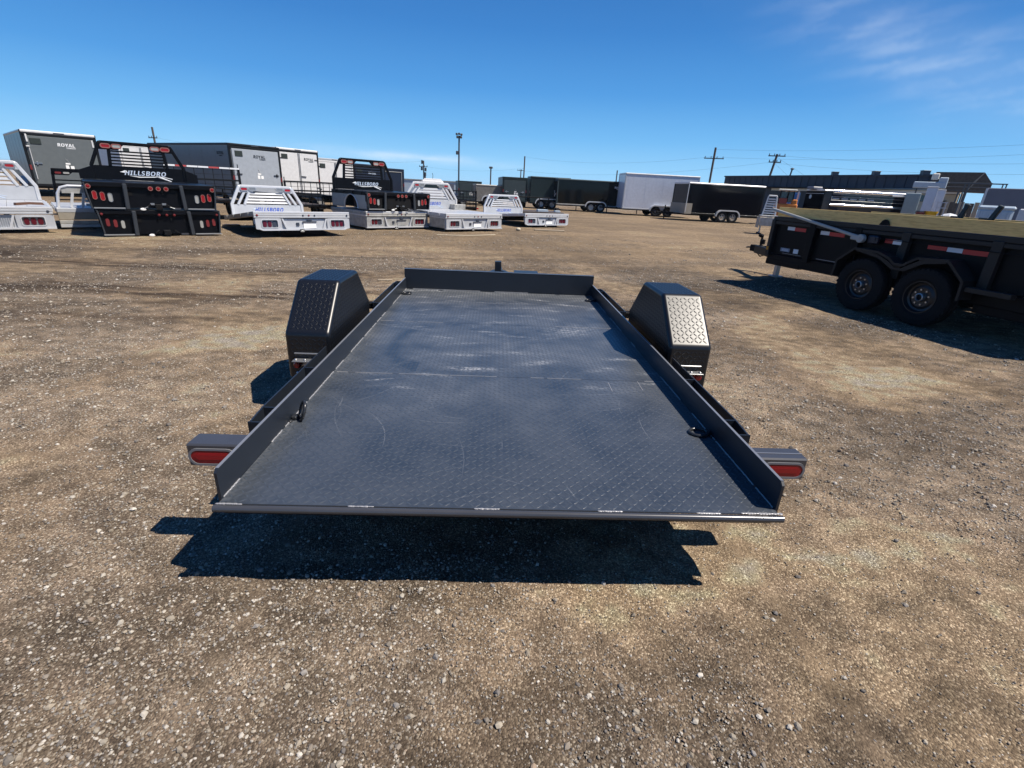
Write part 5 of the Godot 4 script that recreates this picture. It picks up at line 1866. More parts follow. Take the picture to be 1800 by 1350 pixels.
		put("fender", fd, o.get("fender", M.alu_edge), root)
	var tn := MB.new()
	for s in [-1.0, 1.0]:
		tn.bar(Vector3(s * 0.6, y0 - 0.02, -ln + 0.1), Vector3(s * 0.06, y0 - 0.02, -ln - 1.15), 0.06, 0.1)
	tn.box(Vector3(0, y0 + 0.0, -ln - 1.25), Vector3(0.1, 0.1, 0.3), 0.01)
	tn.cyl(Vector3(0, 0.0, -ln - 0.85), Vector3(0, y0 + 0.45, -ln - 0.85), 0.035)
	put("tongue", tn, M.under, root)
	var un := MB.new()
	un.box(Vector3(0, y0 - 0.03, -ln * 0.5), Vector3(w - 0.25, 0.09, ln - 0.2))
	un.cyl(Vector3(-w * 0.5, 0.34, -wc + 0.43), Vector3(w * 0.5, 0.34, -wc + 0.43), 0.04)
	put("underframe", un, M.under, root)
	return root


func make_cargo_trailers() -> void:
	cargo_trailer("cargo_trailer", "dark grey cargo trailer with white roof edge, leftmost of the enclosed trailers", Vector3(-19.07, 0, -22.99), 45.3, 2.5, 2.63, 7.0, {"body": M.grey, "door": M.grey_door, "roof": M.white, "side_roof": M.zinc, "trim": M.black, "text": M.white_print, "rod": true, "rim": M.zinc})
	cargo_trailer("cargo_trailer", "silver cargo trailer with black edges and a ramp door, behind the tall black stack", Vector3(-11.52, 0, -24.67), 54.3, 2.5, 2.64, 8.0, {"body": M.grey_mid, "door": M.silver, "roof": M.black, "trim": M.black, "text": M.black_print, "side_text": M.black_print, "side_text_at": -0.75, "latch": M.black})
	cargo_trailer("cargo_trailer", "white cargo trailer with double rear doors beside the silver one", Vector3(-11.07, 0, -28.9), 52.0, 2.5, 2.78, 7.0, {"body": M.white, "door": M.white, "roof": M.white, "side_roof": M.white, "trim": M.black, "rear": "double", "text": M.black_print})
	cargo_trailer("cargo_trailer", "plain white cargo trailer seen through the rack of the arched bed stack", Vector3(-9.7, 0, -30.9), 50.0, 2.5, 2.45, 6.5, {"body": M.white, "door": M.white, "roof": M.silver, "trim": M.white, "rear": "double", "vent": true})
	cargo_trailer("cargo_trailer", "navy cargo trailer with pale lettering, seen through the slats of the arched bed stack", Vector3(-8.35, 0, -33.9), 50.0, 2.5, 2.33, 6.5, {"body": M.navy, "door": M.navy, "roof": M.navy, "trim": M.black, "text": M.pale_print})
	cargo_trailer("cargo_trailer", "navy cargo trailer with a framed rear door, standing behind the arched bed stack", Vector3(-7.5, 0, -36.2), 50.0, 2.5, 2.22, 6.5, {"body": M.navy, "door": M.navy, "roof": M.navy, "trim": M.navy, "rear": "frame", "vent": false})
	cargo_trailer("cargo_trailer", "white cargo trailer glimpsed through the rack of the tall black bed stack", Vector3(-24.2, 0, -36.1), 57.5, 2.5, 2.85, 5.0, {"body": M.white, "door": M.white, "roof": M.white, "side_roof": M.white, "trim": M.white, "rear": "double"})
	# beyond the middle of the lot
	cargo_trailer("cargo_trailer", "low dark grey cargo trailer far behind, its top below its neighbours", Vector3(-2.2, 0, -41.6), 8.0, 1.9, 1.72, 3.0, {"body": M.slate_mid, "door": M.slate_mid, "roof": M.slate, "trim": M.slate_mid, "vent": false, "floor": 0.3})
	cargo_trailer("cargo_trailer", "low beige-grey cargo trailer with pale roof edge, beside the low dark one", Vector3(0.45, 0, -40.0), 100.0, 1.8, 1.52, 2.25, {"body": M.beige_grey, "door": M.beige_grey, "roof": M.alu_dull, "trim": M.beige_grey, "vent": false, "floor": 0.3})
	cargo_trailer("cargo_trailer", "slate cargo trailer showing its rear, left of the long dark one", Vector3(1.32, 0, -38.6), 4.0, 1.86, 2.14, 4.5, {"body": M.slate_mid, "door": M.slate_mid, "roof": M.slate, "trim": M.slate, "vent": false})
	cargo_trailer("cargo_trailer", "long dark slate cargo trailer between the slate rear and the glossy black one", Vector3(2.45, 0, -39.6), -86.0, 2.1, 2.28, 3.0, {"body": M.slate, "door": M.slate, "roof": M.slate_mid, "trim": M.slate, "vent": false})
	cargo_trailer("cargo_trailer", "glossy black cargo trailer mirroring the yard, left of the tall white trailer", Vector3(4.35, 0, -38.3), -88.0, 2.1, 2.2, 5.6, {"body": M.gloss_black, "door": M.gloss_black, "roof": M.slate_mid, "trim": M.slate_mid, "corner": M.slate_mid, "lower": M.alu_dull, "side_text": M.white_print, "side_text_at": 4.55, "wheel_at": 2.95, "spacing": 0.72, "vent": false})
	cargo_trailer("cargo_trailer", "tall white cargo trailer with a bright roof edge in mid lot", Vector3(14.0, 0, -36.2), 88.0, 2.3, 2.76, 5.15, {"body": M.cool_white, "door": M.cool_white, "roof": M.white, "trim": M.alu, "wheel_at": 2.35, "vent": false, "rim": M.rim})
	var bk := cargo_trailer("cargo_trailer", "black cargo trailer with silver roof edge and bright wheels, right of the tall white one", Vector3(16.72, 0, -32.4), 94.0, 2.2, 2.27, 5.05, {"body": M.gloss_dark, "door": M.gloss_dark, "roof": M.alu_edge, "trim": M.black, "lower": M.black, "wheel_at": 2.25, "spacing": 0.72, "rim": M.alu_dull, "rim_face": "spoke", "vent": false})
	# stone guard on its nose
	var sg := MB.new()
	sg.box(Vector3(0, 0.74, -5.08), Vector3(2.22, 0.62, 0.06), 0.01)
	sg.box(Vector3(-1.11, 0.74, -4.85), Vector3(0.02, 0.62, 0.45))
	put("stone_guard", sg, M.tan_side, bk)
	var eg := MB.new()
	eg.box(Vector3(-1.112, 1.4, -5.03), Vector3(0.02, 1.75, 0.04))
	put("nose_trim", eg, M.alu_edge, bk)
	var sp := MB.new()
	sp.t = Transform3D(Basis(), Vector3(-0.3, 0.34, -3.3))
	sp.rev([Vector2(-0.1, 0.2), Vector2(-0.1, 0.3), Vector2(-0.07, 0.33), Vector2(0.07, 0.33), Vector2(0.1, 0.3), Vector2(0.1, 0.2)], 20)
	put("spare_tyre", sp, M.rubber, bk)


func open_trailer(label: String, at: Vector3, yaw: float, w: float, ln: float, gate_h: float, deck_h: float, tape: bool, side_m: Material) -> Node3D:
	# a low open trailer with rails round its deck and an upright mesh gate at its rear
	var root := thing("utility_trailer", label, "trailer", at, yaw)
	var dk := MB.new()
	for k in 6:
		dk.box(Vector3(-w * 0.5 + w * (k + 0.5) / 6, deck_h, -ln * 0.5), Vector3(w / 6 - 0.01, 0.04, ln))
	put("deck", dk, side_m, root)
	var fr := MB.new()
	for s in [-1.0, 1.0]:
		fr.box(Vector3(s * w * 0.5, deck_h - 0.05, -ln * 0.5), Vector3(0.06, 0.12, ln), 0.008)
		fr.box(Vector3(s * w * 0.5, deck_h + 0.32, -ln * 0.5), Vector3(0.05, 0.05, ln), 0.008)
		for k in 5:
			fr.box(Vector3(s * w * 0.5, deck_h + 0.15, -ln * k / 4.0 - 0.02), Vector3(0.04, 0.32, 0.04))
	put("frame", fr, M.black, root)
	var gt := MB.new()
	var gy := deck_h + 0.02
	for x in [-w * 0.5 + 0.03, w * 0.5 - 0.03]:
		gt.bar(Vector3(x, gy, 0.03), Vector3(x, gy + gate_h, -0.02), 0.05, 0.05, Vector3.BACK)
		gt.box(Vector3(x, gy + gate_h + 0.05, -0.02), Vector3(0.02, 0.12, 0.02))
	for f in [0.02, 0.42, 0.62, 0.98]:
		gt.box(Vector3(0, gy + gate_h * f, 0.01), Vector3(w, 0.045, 0.045))
	var gn := put("ramp_gate", gt, M.black, root)
	var ms := MB.new()
	for k in 9:
		ms.box(Vector3(-w * 0.5 + w * k / 8.0, gy + gate_h * 0.5, 0.01), Vector3(0.014, gate_h, 0.014))
	for k in 7:
		ms.box(Vector3(0, gy + gate_h * (k + 0.5) / 7, 0.01), Vector3(w, 0.008, 0.008))
	put("mesh", ms, M.under, gn)
	if tape:
		var n := 7
		for k in n:
			var tp := MB.new()
			tp.box(Vector3(-w * 0.5 + w * (k + 0.5) / n, gy + gate_h * 0.98, 0.036), Vector3(w / n - 0.01, 0.045, 0.006))
			put("reflective_tape", tp, M.red_faded if k in [1, 4] else M.white_tape, gn)
	for s in [-1.0, 1.0]:
		wheel(root, 0.32, 0.19, s, Vector3(s * (w * 0.5 + 0.14), 0.32, -ln * 0.45), M.zinc)
		var fd := MB.new()
		for k in 8:
			var a := PI * k / 8; var b := PI * (k + 1) / 8
			fd.bar(Vector3(s * (w * 0.5 + 0.14), 0.34 + sin(a) * 0.38, -ln * 0.45 + cos(a) * 0.4), Vector3(s * (w * 0.5 + 0.14), 0.34 + sin(b) * 0.38, -ln * 0.45 + cos(b) * 0.4), 0.23, 0.012)
		put("fender", fd, M.black, root)
		var tl := MB.new()
		tl.box(Vector3(s * (w * 0.5 + 0.06), deck_h - 0.02, 0.03), Vector3(0.12, 0.06, 0.03), 0.006)
		put("tail_lamp", tl, M.red, root)
	var tn := MB.new()
	for s in [-1.0, 1.0]:
		tn.bar(Vector3(s * w * 0.42, deck_h - 0.08, -ln), Vector3(0, deck_h - 0.06, -ln - 1.2), 0.05, 0.09)
	put("tongue", tn, M.black, root)
	return root


func make_open_trailers() -> void:
	open_trailer("black open trailer whose gate has red and white tape, right of the tall black stack", Vector3(-8.75, 0, -14.75), 44.0, 2.0, 3.6, 0.95, 0.55, true, M.deck_brown)
	open_trailer("brown-decked open trailer with an upright gate behind the sloping white bed", Vector3(-6.0, 0, -15.75), 46.0, 1.7, 3.6, 0.72, 0.5, false, M.deck_brown)
	open_trailer("black open trailer with a mesh gate between the two rightmost white beds", Vector3(-1.55, 0, -22.6), 40.0, 1.5, 3.4, 0.72, 0.42, false, M.deck_brown)
	var f := thing("flat_trailer", "black flat trailer with a raised rack bar, behind the rightmost white bed", "trailer", Vector3(1.9, 0, -23.0), 8.0)
	var mb := MB.new()
	mb.box(Vector3(0, 0.36, -0.6), Vector3(2.4, 0.12, 1.8), 0.01)
	put("deck", mb, M.deck_brown, f)
	var rk := MB.new()
	rk.box(Vector3(-0.25, 1.02, -0.2), Vector3(1.75, 0.05, 0.07), 0.01)
	for x in [-0.9, 0.1]:
		rk.box(Vector3(x, 0.68, -0.2), Vector3(0.04, 0.66, 0.04))
	rk.bar(Vector3(0.55, 0.99, -0.2), Vector3(0.2, 0.42, -0.2), 0.04, 0.04)
	put("rack", rk, M.under, f)
	for s in [-1.0, 1.0]:
		wheel(f, 0.3, 0.18, s, Vector3(s * 1.1, 0.3, -0.7), M.rim)
	var cr := MB.new()
	cr.box(Vector3(0.2, 0.47, 0.1), Vector3(0.5, 0.1, 0.3), 0.01)
	cr.box(Vector3(0.9, 0.46, 0.15), Vector3(0.25, 0.08, 0.25), 0.01)
	put("deck_box", cr, M.pale_blue, f)
	# dark steel rack standing behind the leftmost beds
	var r := thing("steel_rack", "dark steel headache rack with lamps, standing behind the leftmost bed", "rack", Vector3(-12.1, 0, -14.5), 41.0)
	var fr := MB.new()
	for s in [-1.0, 1.0]:
		fr.bar(Vector3(s * 0.75, 0.0, 0), Vector3(s * 0.62, 1.25, 0), 0.07, 0.06, Vector3.BACK, 0.01)
	fr.box(Vector3(0, 1.215, 0), Vector3(1.3, 0.08, 0.06), 0.01)
	put("frame", fr, M.bedblack, r)
	var tp := MB.new()
	tp.prism(PackedVector2Array([Vector2(-0.66, 1.2), Vector2(0.66, 1.2), Vector2(0.68, 1.08), Vector2(0.3, 1.08), Vector2(0.2, 1.16), Vector2(-0.2, 1.16), Vector2(-0.3, 1.08), Vector2(-0.68, 1.08)]), -0.02, 0.03)
	put("top_plate", tp, M.bedblack, r)
	for k in 6:
		var sl := MB.new()
		sl.box(Vector3(0, 0.42 + k * 0.105, 0), Vector3(1.34, 0.035, 0.04), 0.006)
		put("slat", sl, M.bedblack, r)
	for q in [[-0.52, 0], [-0.34, 1], [0.34, 1], [0.52, 0]]:
		oval_lamp(r, Vector2(q[0], 1.14), 0.14, 0.05, 0.03, M.red_dull if q[1] == 0 else M.clear, null)
	# small white work truck far off between the beds
	var wt := thing("white_van", "white van roof with a beacon, just above the middle white bed", "van", Vector3(-5.1, 0, -41.0), 5.0)
	var vb := MB.new()
	vb.box(Vector3(0, 1.0, 0), Vector3(1.7, 1.3, 3.5), 0.15)
	put("body", vb, M.white, wt)
	var vr := MB.new()
	vr.box(Vector3(0, 1.68, 0.2), Vector3(1.35, 0.12, 1.6), 0.05)
	put("roof_box", vr, M.white, wt)
	var vg := MB.new()
	vg.box(Vector3(0, 1.28, 1.755), Vector3(1.3, 0.4, 0.02))
	put("rear_window", vg, M.glass, wt)
	var va := MB.new()
	va.tube([Vector3(0.0, 1.7, 0.5), Vector3(0.02, 2.0, 0.5), Vector3(-0.03, 2.15, 0.5)], 0.02, 6)
	put("aerial", va, M.under, wt)
	for s in [-1.0, 1.0]:
		for z in [-1.1, 1.1]:
			wheel(wt, 0.33, 0.2, s, Vector3(s * 0.78, 0.33, z), M.zinc)
	var sb := thing("storage_shed", "pale blue-grey flat-roofed shed far behind the middle of the bed row", "shed", Vector3(-6.4, 0, -52.0), 4.0)
	sb_part(sb, "wall", Vector3(0, 0.8, 0), Vector3(6.2, 1.6, 3.0), M.pale_blue)
	sb_part(sb, "roof", Vector3(0, 1.65, 0), Vector3(6.3, 0.1, 3.1), M.alu_dull)
	sb_part(sb, "door", Vector3(1.5, 0.75, 1.51), Vector3(1.2, 1.4, 0.03), M.purple_grey)


func sb_part(parent: Node, called: String, c: Vector3, s: Vector3, m: Material, bev := 0.0) -> MeshInstance3D:
	return put(called, _box_mb(c, s, bev), m, parent)


func make_far_buildings() -> void:
	# the long dark shed to the right and its lean-to
	var b := thing("long_shed", "long low building with dark metal wall and pale eave, along the right horizon", "building")
	var R := Vector3(37.4, 0, -40.2); var Lf := Vector3(29.65, 0, -67.4); var dv := Vector3(4.0, 0, -4.5)
	var w := MB.new()
	var hi := 4.16
	for k in 2:
		var q := [R, Lf, Lf + dv, R + dv]
		for i in 4:
			var p: Vector3 = q[i]; var r: Vector3 = q[(i + 1) % 4]
			w.quad(p, r, r + Vector3(0, hi, 0), p + Vector3(0, hi, 0), (p + r) * 0.5 - (R + Lf + dv) * 0.5)
		w.quad(q[0] + Vector3(0, hi, 0), q[1] + Vector3(0, hi, 0), q[2] + Vector3(0, hi, 0), q[3] + Vector3(0, hi, 0), Vector3.UP)
		break
	put("wall", w, M.building, b)
	var cap := MB.new()
	cap.bar(R + Vector3(-0.05, hi, 0), Lf + Vector3(-0.05, hi, 0), 0.2, 0.14)
	put("roof_edge", cap, M.building, b)
	# standing seams on the dark wall
	var u := (Lf - R) / 30.0
	for k in range(1, 30):
		var s := MB.new()
		s.bar(R + u * k + Vector3(-0.03, 2.9, 0.01), R + u * k + Vector3(-0.03, hi - 0.05, 0.01), 0.05, 0.04, Vector3.BACK)
		put("panel_seam", s, M.building, b)
	var er := Vector3(34.7, 2.8, -37.2); var el := Vector3(31.3, 2.8, -65.0)
	var fa := MB.new()
	fa.bar(er, el, 0.12, 0.34)
	put("eave", fa, M.cream, b)
	var lr := MB.new()
	lr.quad(er + Vector3(0, 0.12, 0), el + Vector3(0, 0.12, 0), Lf + Vector3(0, 3.0, 1.8), R + Vector3(0, 3.0, 0), Vector3.UP)
	lr.quad(er + Vector3(0, 0.06, 0), el + Vector3(0, 0.06, 0), Lf + Vector3(0, 2.94, 1.8), R + Vector3(0, 2.94, 0), Vector3.DOWN)
	put("lean_to_roof", lr, M.building, b)
	for k in 8:
		var p := er.lerp(el, k / 7.0)
		var po := MB.new()
		po.box(Vector3(p.x + 0.2, 1.35, p.z), Vector3(0.14, 2.7, 0.14))
		put("post", po, M.cream, b)
	var cw := MB.new()
	cw.bar(Vector3(34.9, 1.3, -37.6), Vector3(34.2, 1.3, -42.5), 0.2, 2.6)
	put("end_wall", cw, M.tan, b)
	var dr := MB.new()
	dr.bar(Vector3(34.66, 1.1, -38.2), Vector3(34.55, 1.1, -39.0), 0.1, 2.1)
	put("door", dr, M.brown, b)
	var wn := MB.new()
	wn.bar(Vector3(34.5, 2.25, -39.6), Vector3(34.3, 2.25, -41.2), 0.1, 0.5)
	put("window", wn, M.glass, b)
	for q in [Vector3(36.6, 4.32, -43.5), Vector3(35.4, 4.32, -47.8), Vector3(34.2, 4.32, -52.0)]:
		var v := MB.new()
		v.t = Transform3D(Basis(Vector3.UP, deg_to_rad(-15)), q)
		v.box(Vector3(0, 0.0, 0), Vector3(0.55, 0.36, 0.6), 0.03)
		v.box(Vector3(0, 0.2, 0), Vector3(0.6, 0.06, 0.65), 0.02)
		put("roof_vent", v, M.pole_steel, b)
	var vp := MB.new()
	vp.cyl(Vector3(32.6, 4.1, -57.4), Vector3(32.7, 4.85, -57.4), 0.08)
	vp.blob(Vector3(32.7, 4.9, -57.4), Vector3(0.22, 0.1, 0.22), 4, 8)
	put("roof_flue", vp, M.pole_steel, b)
	var dt := thing("air_duct", "pale blue-grey air duct with a white hood, raised before the brown canopy", "duct", Vector3(30.6, 0, -35.5), -38.0)
	sb_part(dt, "duct", Vector3(0, 3.05, 0), Vector3(1.75, 0.42, 0.45), M.pale_blue, 0.04)
	sb_part(dt, "duct", Vector3(0.75, 3.2, -0.05), Vector3(0.5, 0.75, 0.5), M.pale_blue, 0.05)
	sb_part(dt, "hood", Vector3(0.25, 3.62, -0.2), Vector3(0.42, 0.42, 0.42), M.cream, 0.05)
	for x in [-0.6, 0.6]:
		sb_part(dt, "post", Vector3(x, 1.42, -0.1), Vector3(0.08, 2.84, 0.08), M.pole_steel)
	# open-sided gable canopy at its right end
	var c := thing("canopy", "brown gabled canopy on thin posts at the right end of the long building", "canopy", Vector3(33.0, 0, -35.4), -42.0)
	var rf := MB.new()
	rf.prism(PackedVector2Array([Vector2(-1.9, 2.75), Vector2(-1.7, 4.0), Vector2(0.95, 4.02), Vector2(1.55, 3.3), Vector2(1.5, 2.72)]), -2.0, 0.0)
	put("roof", rf, M.brown, c)
	var tr := MB.new()
	tr.bar(Vector3(0.95, 4.0, 0.02), Vector3(0.5, 3.3, 0.02), 0.07, 0.05, Vector3.BACK)
	tr.bar(Vector3(-1.9, 3.32, 0.02), Vector3(1.55, 3.32, 0.02), 0.07, 0.05, Vector3.BACK)
	tr.bar(Vector3(-1.9, 3.05, 0.02), Vector3(1.55, 3.05, 0.02), 0.05, 0.04, Vector3.BACK)
	tr.bar(Vector3(0.3, 2.75, 0.02), Vector3(0.9, 3.95, 0.02), 0.05, 0.04, Vector3.BACK)
	put("truss", tr, M.tan_side, c)
	for x in [-0.1, 0.25, 1.35]:
		put("post", _box_mb(Vector3(x, 1.37, -0.1), Vector3(0.1, 2.74, 0.1)), M.pole_steel, c)
	# pipe rack right of it
	var p := thing("pipe_rack", "grey steel pipe rack on tall posts at the far right", "rack", Vector3(27.14, 0, -27.9), -44.0)
	for y in [2.93, 2.72, 2.55]:
		put("rail", _box_mb(Vector3(0.0 if y > 2.8 else -0.3, y, 0), Vector3(2.5 if y > 2.8 else 1.8, 0.06 if y > 2.8 else 0.03, 0.06)), M.pole_steel, p)
	for x in [-0.55, -0.38, 1.05, 1.2]:
		put("post", _box_mb(Vector3(x, 1.47, -0.05 if x > 0 else 0.05), Vector3(0.06, 2.94, 0.06)), M.pole_steel, p)
	# brown scrub fence line
	var f := thing("board_fence", "weathered brown board fence under the pipe rack", "fence", Vector3(30.3, 0, -31.8), -44.0)
	for k in 14:
		put("board", _box_mb(Vector3(-1.6 + k * 0.25, 0.98 + 0.05 * sin(k * 2.3), 0.01 * (k % 2)), Vector3(0.235, 1.96, 0.03)), M.brown if k % 3 else M.old_timber, f)
	# dry grass along the lot's far edge
	var g := MB.new()
	var r := RandomNumberGenerator.new()
	r.seed = 8
	for k in 2600:
		var x := r.randf_range(-60.0, 60.0); var z := r.randf_range(-95.0, -62.0)
		if x > 20.0:
			z = r.randf_range(-120.0, -96.0)
		var h := r.randf_range(0.25, 0.6)
		g.flat(Vector3(x - 0.3, 0, z), Vector3(x + 0.3, 0, z), Vector3(x + r.randf_range(-0.3, 0.3), h, z), Vector3.BACK)
		g.flat(Vector3(x, 0, z - 0.3), Vector3(x, 0, z + 0.3), Vector3(x, h, z + r.randf_range(-0.3, 0.3)), Vector3.RIGHT)
	var gr := put("dry_grass", g, M.grass, self)
	tag(gr, "low dry grass beyond the trailers along the far edge of the lot", "grass")
	gr.set_meta("kind", "stuff")


func make_poles() -> void:
	var g := "poles along the horizon"
	var list := [
		["utility_pole", "short-armed utility pole rising above the tall black bed stack", Vector3(-57.2, 0, -91.7), 7.72, 0.15, [[6.1, 1.9]]],
		["utility_pole", "utility pole crowded with transformers, left of the light tower", Vector3(-17.5, 0, -127.4), 6.3, 0.16, [[5.0, 2.2]]],
		["utility_pole", "tall bare pole left of the slate trailer, wires at its top", Vector3(6.0, 0, -118.4), 8.0, 0.15, []],
		["utility_pole", "small far pole with a short arm just left of the tall bare pole", Vector3(7.1, 0, -158.4), 6.6, 0.16, [[6.3, 2.2]]],
		["utility_pole", "thin bare pole just left of the tall white trailer", Vector3(26.3, 0, -115.6), 6.1, 0.13, []],
		["utility_pole", "leaning utility pole with a broad crossarm above the black trailer", Vector3(33.6, 0, -82.0), 8.75, 0.16, [[7.2, 2.9]]],
		["utility_pole", "leaning utility pole with two crossarms before the long dark building", Vector3(39.2, 0, -73.8), 7.65, 0.15, [[7.4, 2.2], [6.6, 1.6]]],
	]
	for q in list:
		var p := thing(q[0], q[1], "pole", q[2], -20.0, g)
		var mb := MB.new()
		var lean: float = 0.12 * q[3] if String(q[1]).begins_with("leaning utility pole with two") else 0.0
		mb.tube([Vector3(-lean, 0, 0), Vector3(-lean * 0.5, q[3] * 0.5, 0), Vector3(0, q[3], 0)], q[4], 8)
		put("pole_shaft", mb, M.pole, p)
		for a in q[5]:
			var ar := MB.new()
			var off: float = -lean * (1.0 - a[0] / q[3])
			ar.box(Vector3(off, a[0], 0.18), Vector3(a[1], 0.13, 0.11))
			var an := put("crossarm", ar, M.pole, p)
			for k in 4:
				var s := MB.new()
				s.cyl(Vector3(off + a[1] * (-0.45 + 0.3 * k), a[0] + 0.06, 0.18), Vector3(off + a[1] * (-0.45 + 0.3 * k), a[0] + 0.3, 0.18), 0.06, 6)
				put("insulator", s, M.pole_steel, an)
		if String(q[1]).contains("transformers"):
			for k in [[-0.5, 4.2], [0.5, 4.0], [0.4, 3.0], [-0.4, 5.6], [0.3, 2.4]]:
				put("transformer", _cyl_mb(Vector3(k[0], k[1], 0), Vector3(k[0], k[1] + 0.8, 0), 0.24), M.pole_steel, p)
	# light tower and a single lamp pole
	var t := thing("light_tower", "tall light pole with a cluster of floodlights above the middle white bed", "light pole", Vector3(-5.7, 0, -78.4), 0.0, g)
	var tm := MB.new()
	tm.tube([Vector3.ZERO, Vector3(0, 4.0, 0), Vector3(0, 7.9, 0)], 0.12, 10)
	put("pole_shaft", tm, M.pole_steel, t)
	tm = MB.new()
	tm.box(Vector3(0, 7.95, 0), Vector3(0.8, 0.1, 0.4), 0.02)
	put("lamp_arm", tm, M.pole_steel, t)
	for k in [[-0.34, 8.2, -25.0], [0.0, 8.24, 0.0], [0.34, 8.16, 25.0], [-0.24, 7.78, -15.0], [0.28, 7.78, 15.0]]:
		var l := MB.new()
		l.t = Transform3D(Basis(Vector3.UP, deg_to_rad(k[2])) * Basis(Vector3.RIGHT, 0.5), Vector3(k[0], k[1], 0.15))
		l.box(Vector3.ZERO, Vector3(0.3, 0.28, 0.2), 0.05)
		put("floodlight", l, M.pole_steel, t)
	put("camera_box", _box_mb(Vector3(-0.28, 5.75, 0), Vector3(0.32, 0.5, 0.3), 0.05), M.pole_steel, t)
	var sl := thing("lamp_pole", "short lamp pole between the light tower and the tall bare pole", "light pole", Vector3(-1.3, 0, -108.5), 0.0, g)
	put("pole_shaft", _cyl_mb(Vector3.ZERO, Vector3(0, 4.9, 0), 0.14), M.pole, sl)
	put("lamp_head", _box_mb(Vector3(0, 5.0, 0), Vector3(0.75, 0.4, 0.6), 0.1), M.pole_steel, sl)
	# wires
	var spans := [
		["from the tall bare pole up to the broad-armed leaning pole", Vector3(6.0, 7.9, -118.4), Vector3(33.6, 7.5, -82.0), 1.1],
		["from the top of the broad-armed pole out to the right", Vector3(33.6, 8.5, -82.0), Vector3(68.0, 9.6, -50.0), 0.7],
		["from the crossarm of the broad-armed pole out to the right", Vector3(33.6, 7.4, -82.0), Vector3(68.0, 8.7, -49.6), 0.8],
		["low between the transformer pole and the tall bare pole", Vector3(-17.5, 5.1, -127.4), Vector3(6.0, 5.6, -118.4), 0.8],
		["from the transformer pole left to the pole above the black stack", Vector3(-17.5, 6.2, -127.4), Vector3(-57.2, 6.2, -91.7), 1.6],
		["low from the tall bare pole to the pole with two crossarms", Vector3(6.0, 5.0, -118.4), Vector3(39.2, 6.7, -73.8), 1.2],
		["from the upper arm of the two-armed pole out to the right", Vector3(39.2, 7.5, -73.8), Vector3(66.0, 7.2, -46.0), 0.8],
		["from the lower arm of the two-armed pole out to the right", Vector3(39.2, 6.5, -73.8), Vector3(66.0, 6.1, -46.0), 0.8],
		["steep guy, the nearer to the two-armed pole of two", Vector3(39.2, 6.4, -73.8), Vector3(41.6, 3.0, -69.0), 0.05],
		["steep guy, the farther from the two-armed pole of two", Vector3(39.2, 7.3, -73.8), Vector3(44.5, 3.0, -68.0), 0.05]]
	for s in spans:
		var a: Vector3 = s[1]; var b: Vector3 = s[2]
		var path := []
		for k in 17:
			var f := k / 16.0
			path.append(a.lerp(b, f) - Vector3(0, 4.0 * s[3] * f * (1.0 - f), 0))
		var mb := MB.new()
		mb.tube(path, 0.009, 5)
		var o := put("overhead_wire", mb, M.wire, self)
		tag(o, "thin dark overhead wire " + s[0], "wire", "overhead wires")


func _cyl_mb(a: Vector3, b: Vector3, r: float, seg := 10) -> MB:
	var mb := MB.new()
	mb.cyl(a, b, r, seg)
	return mb


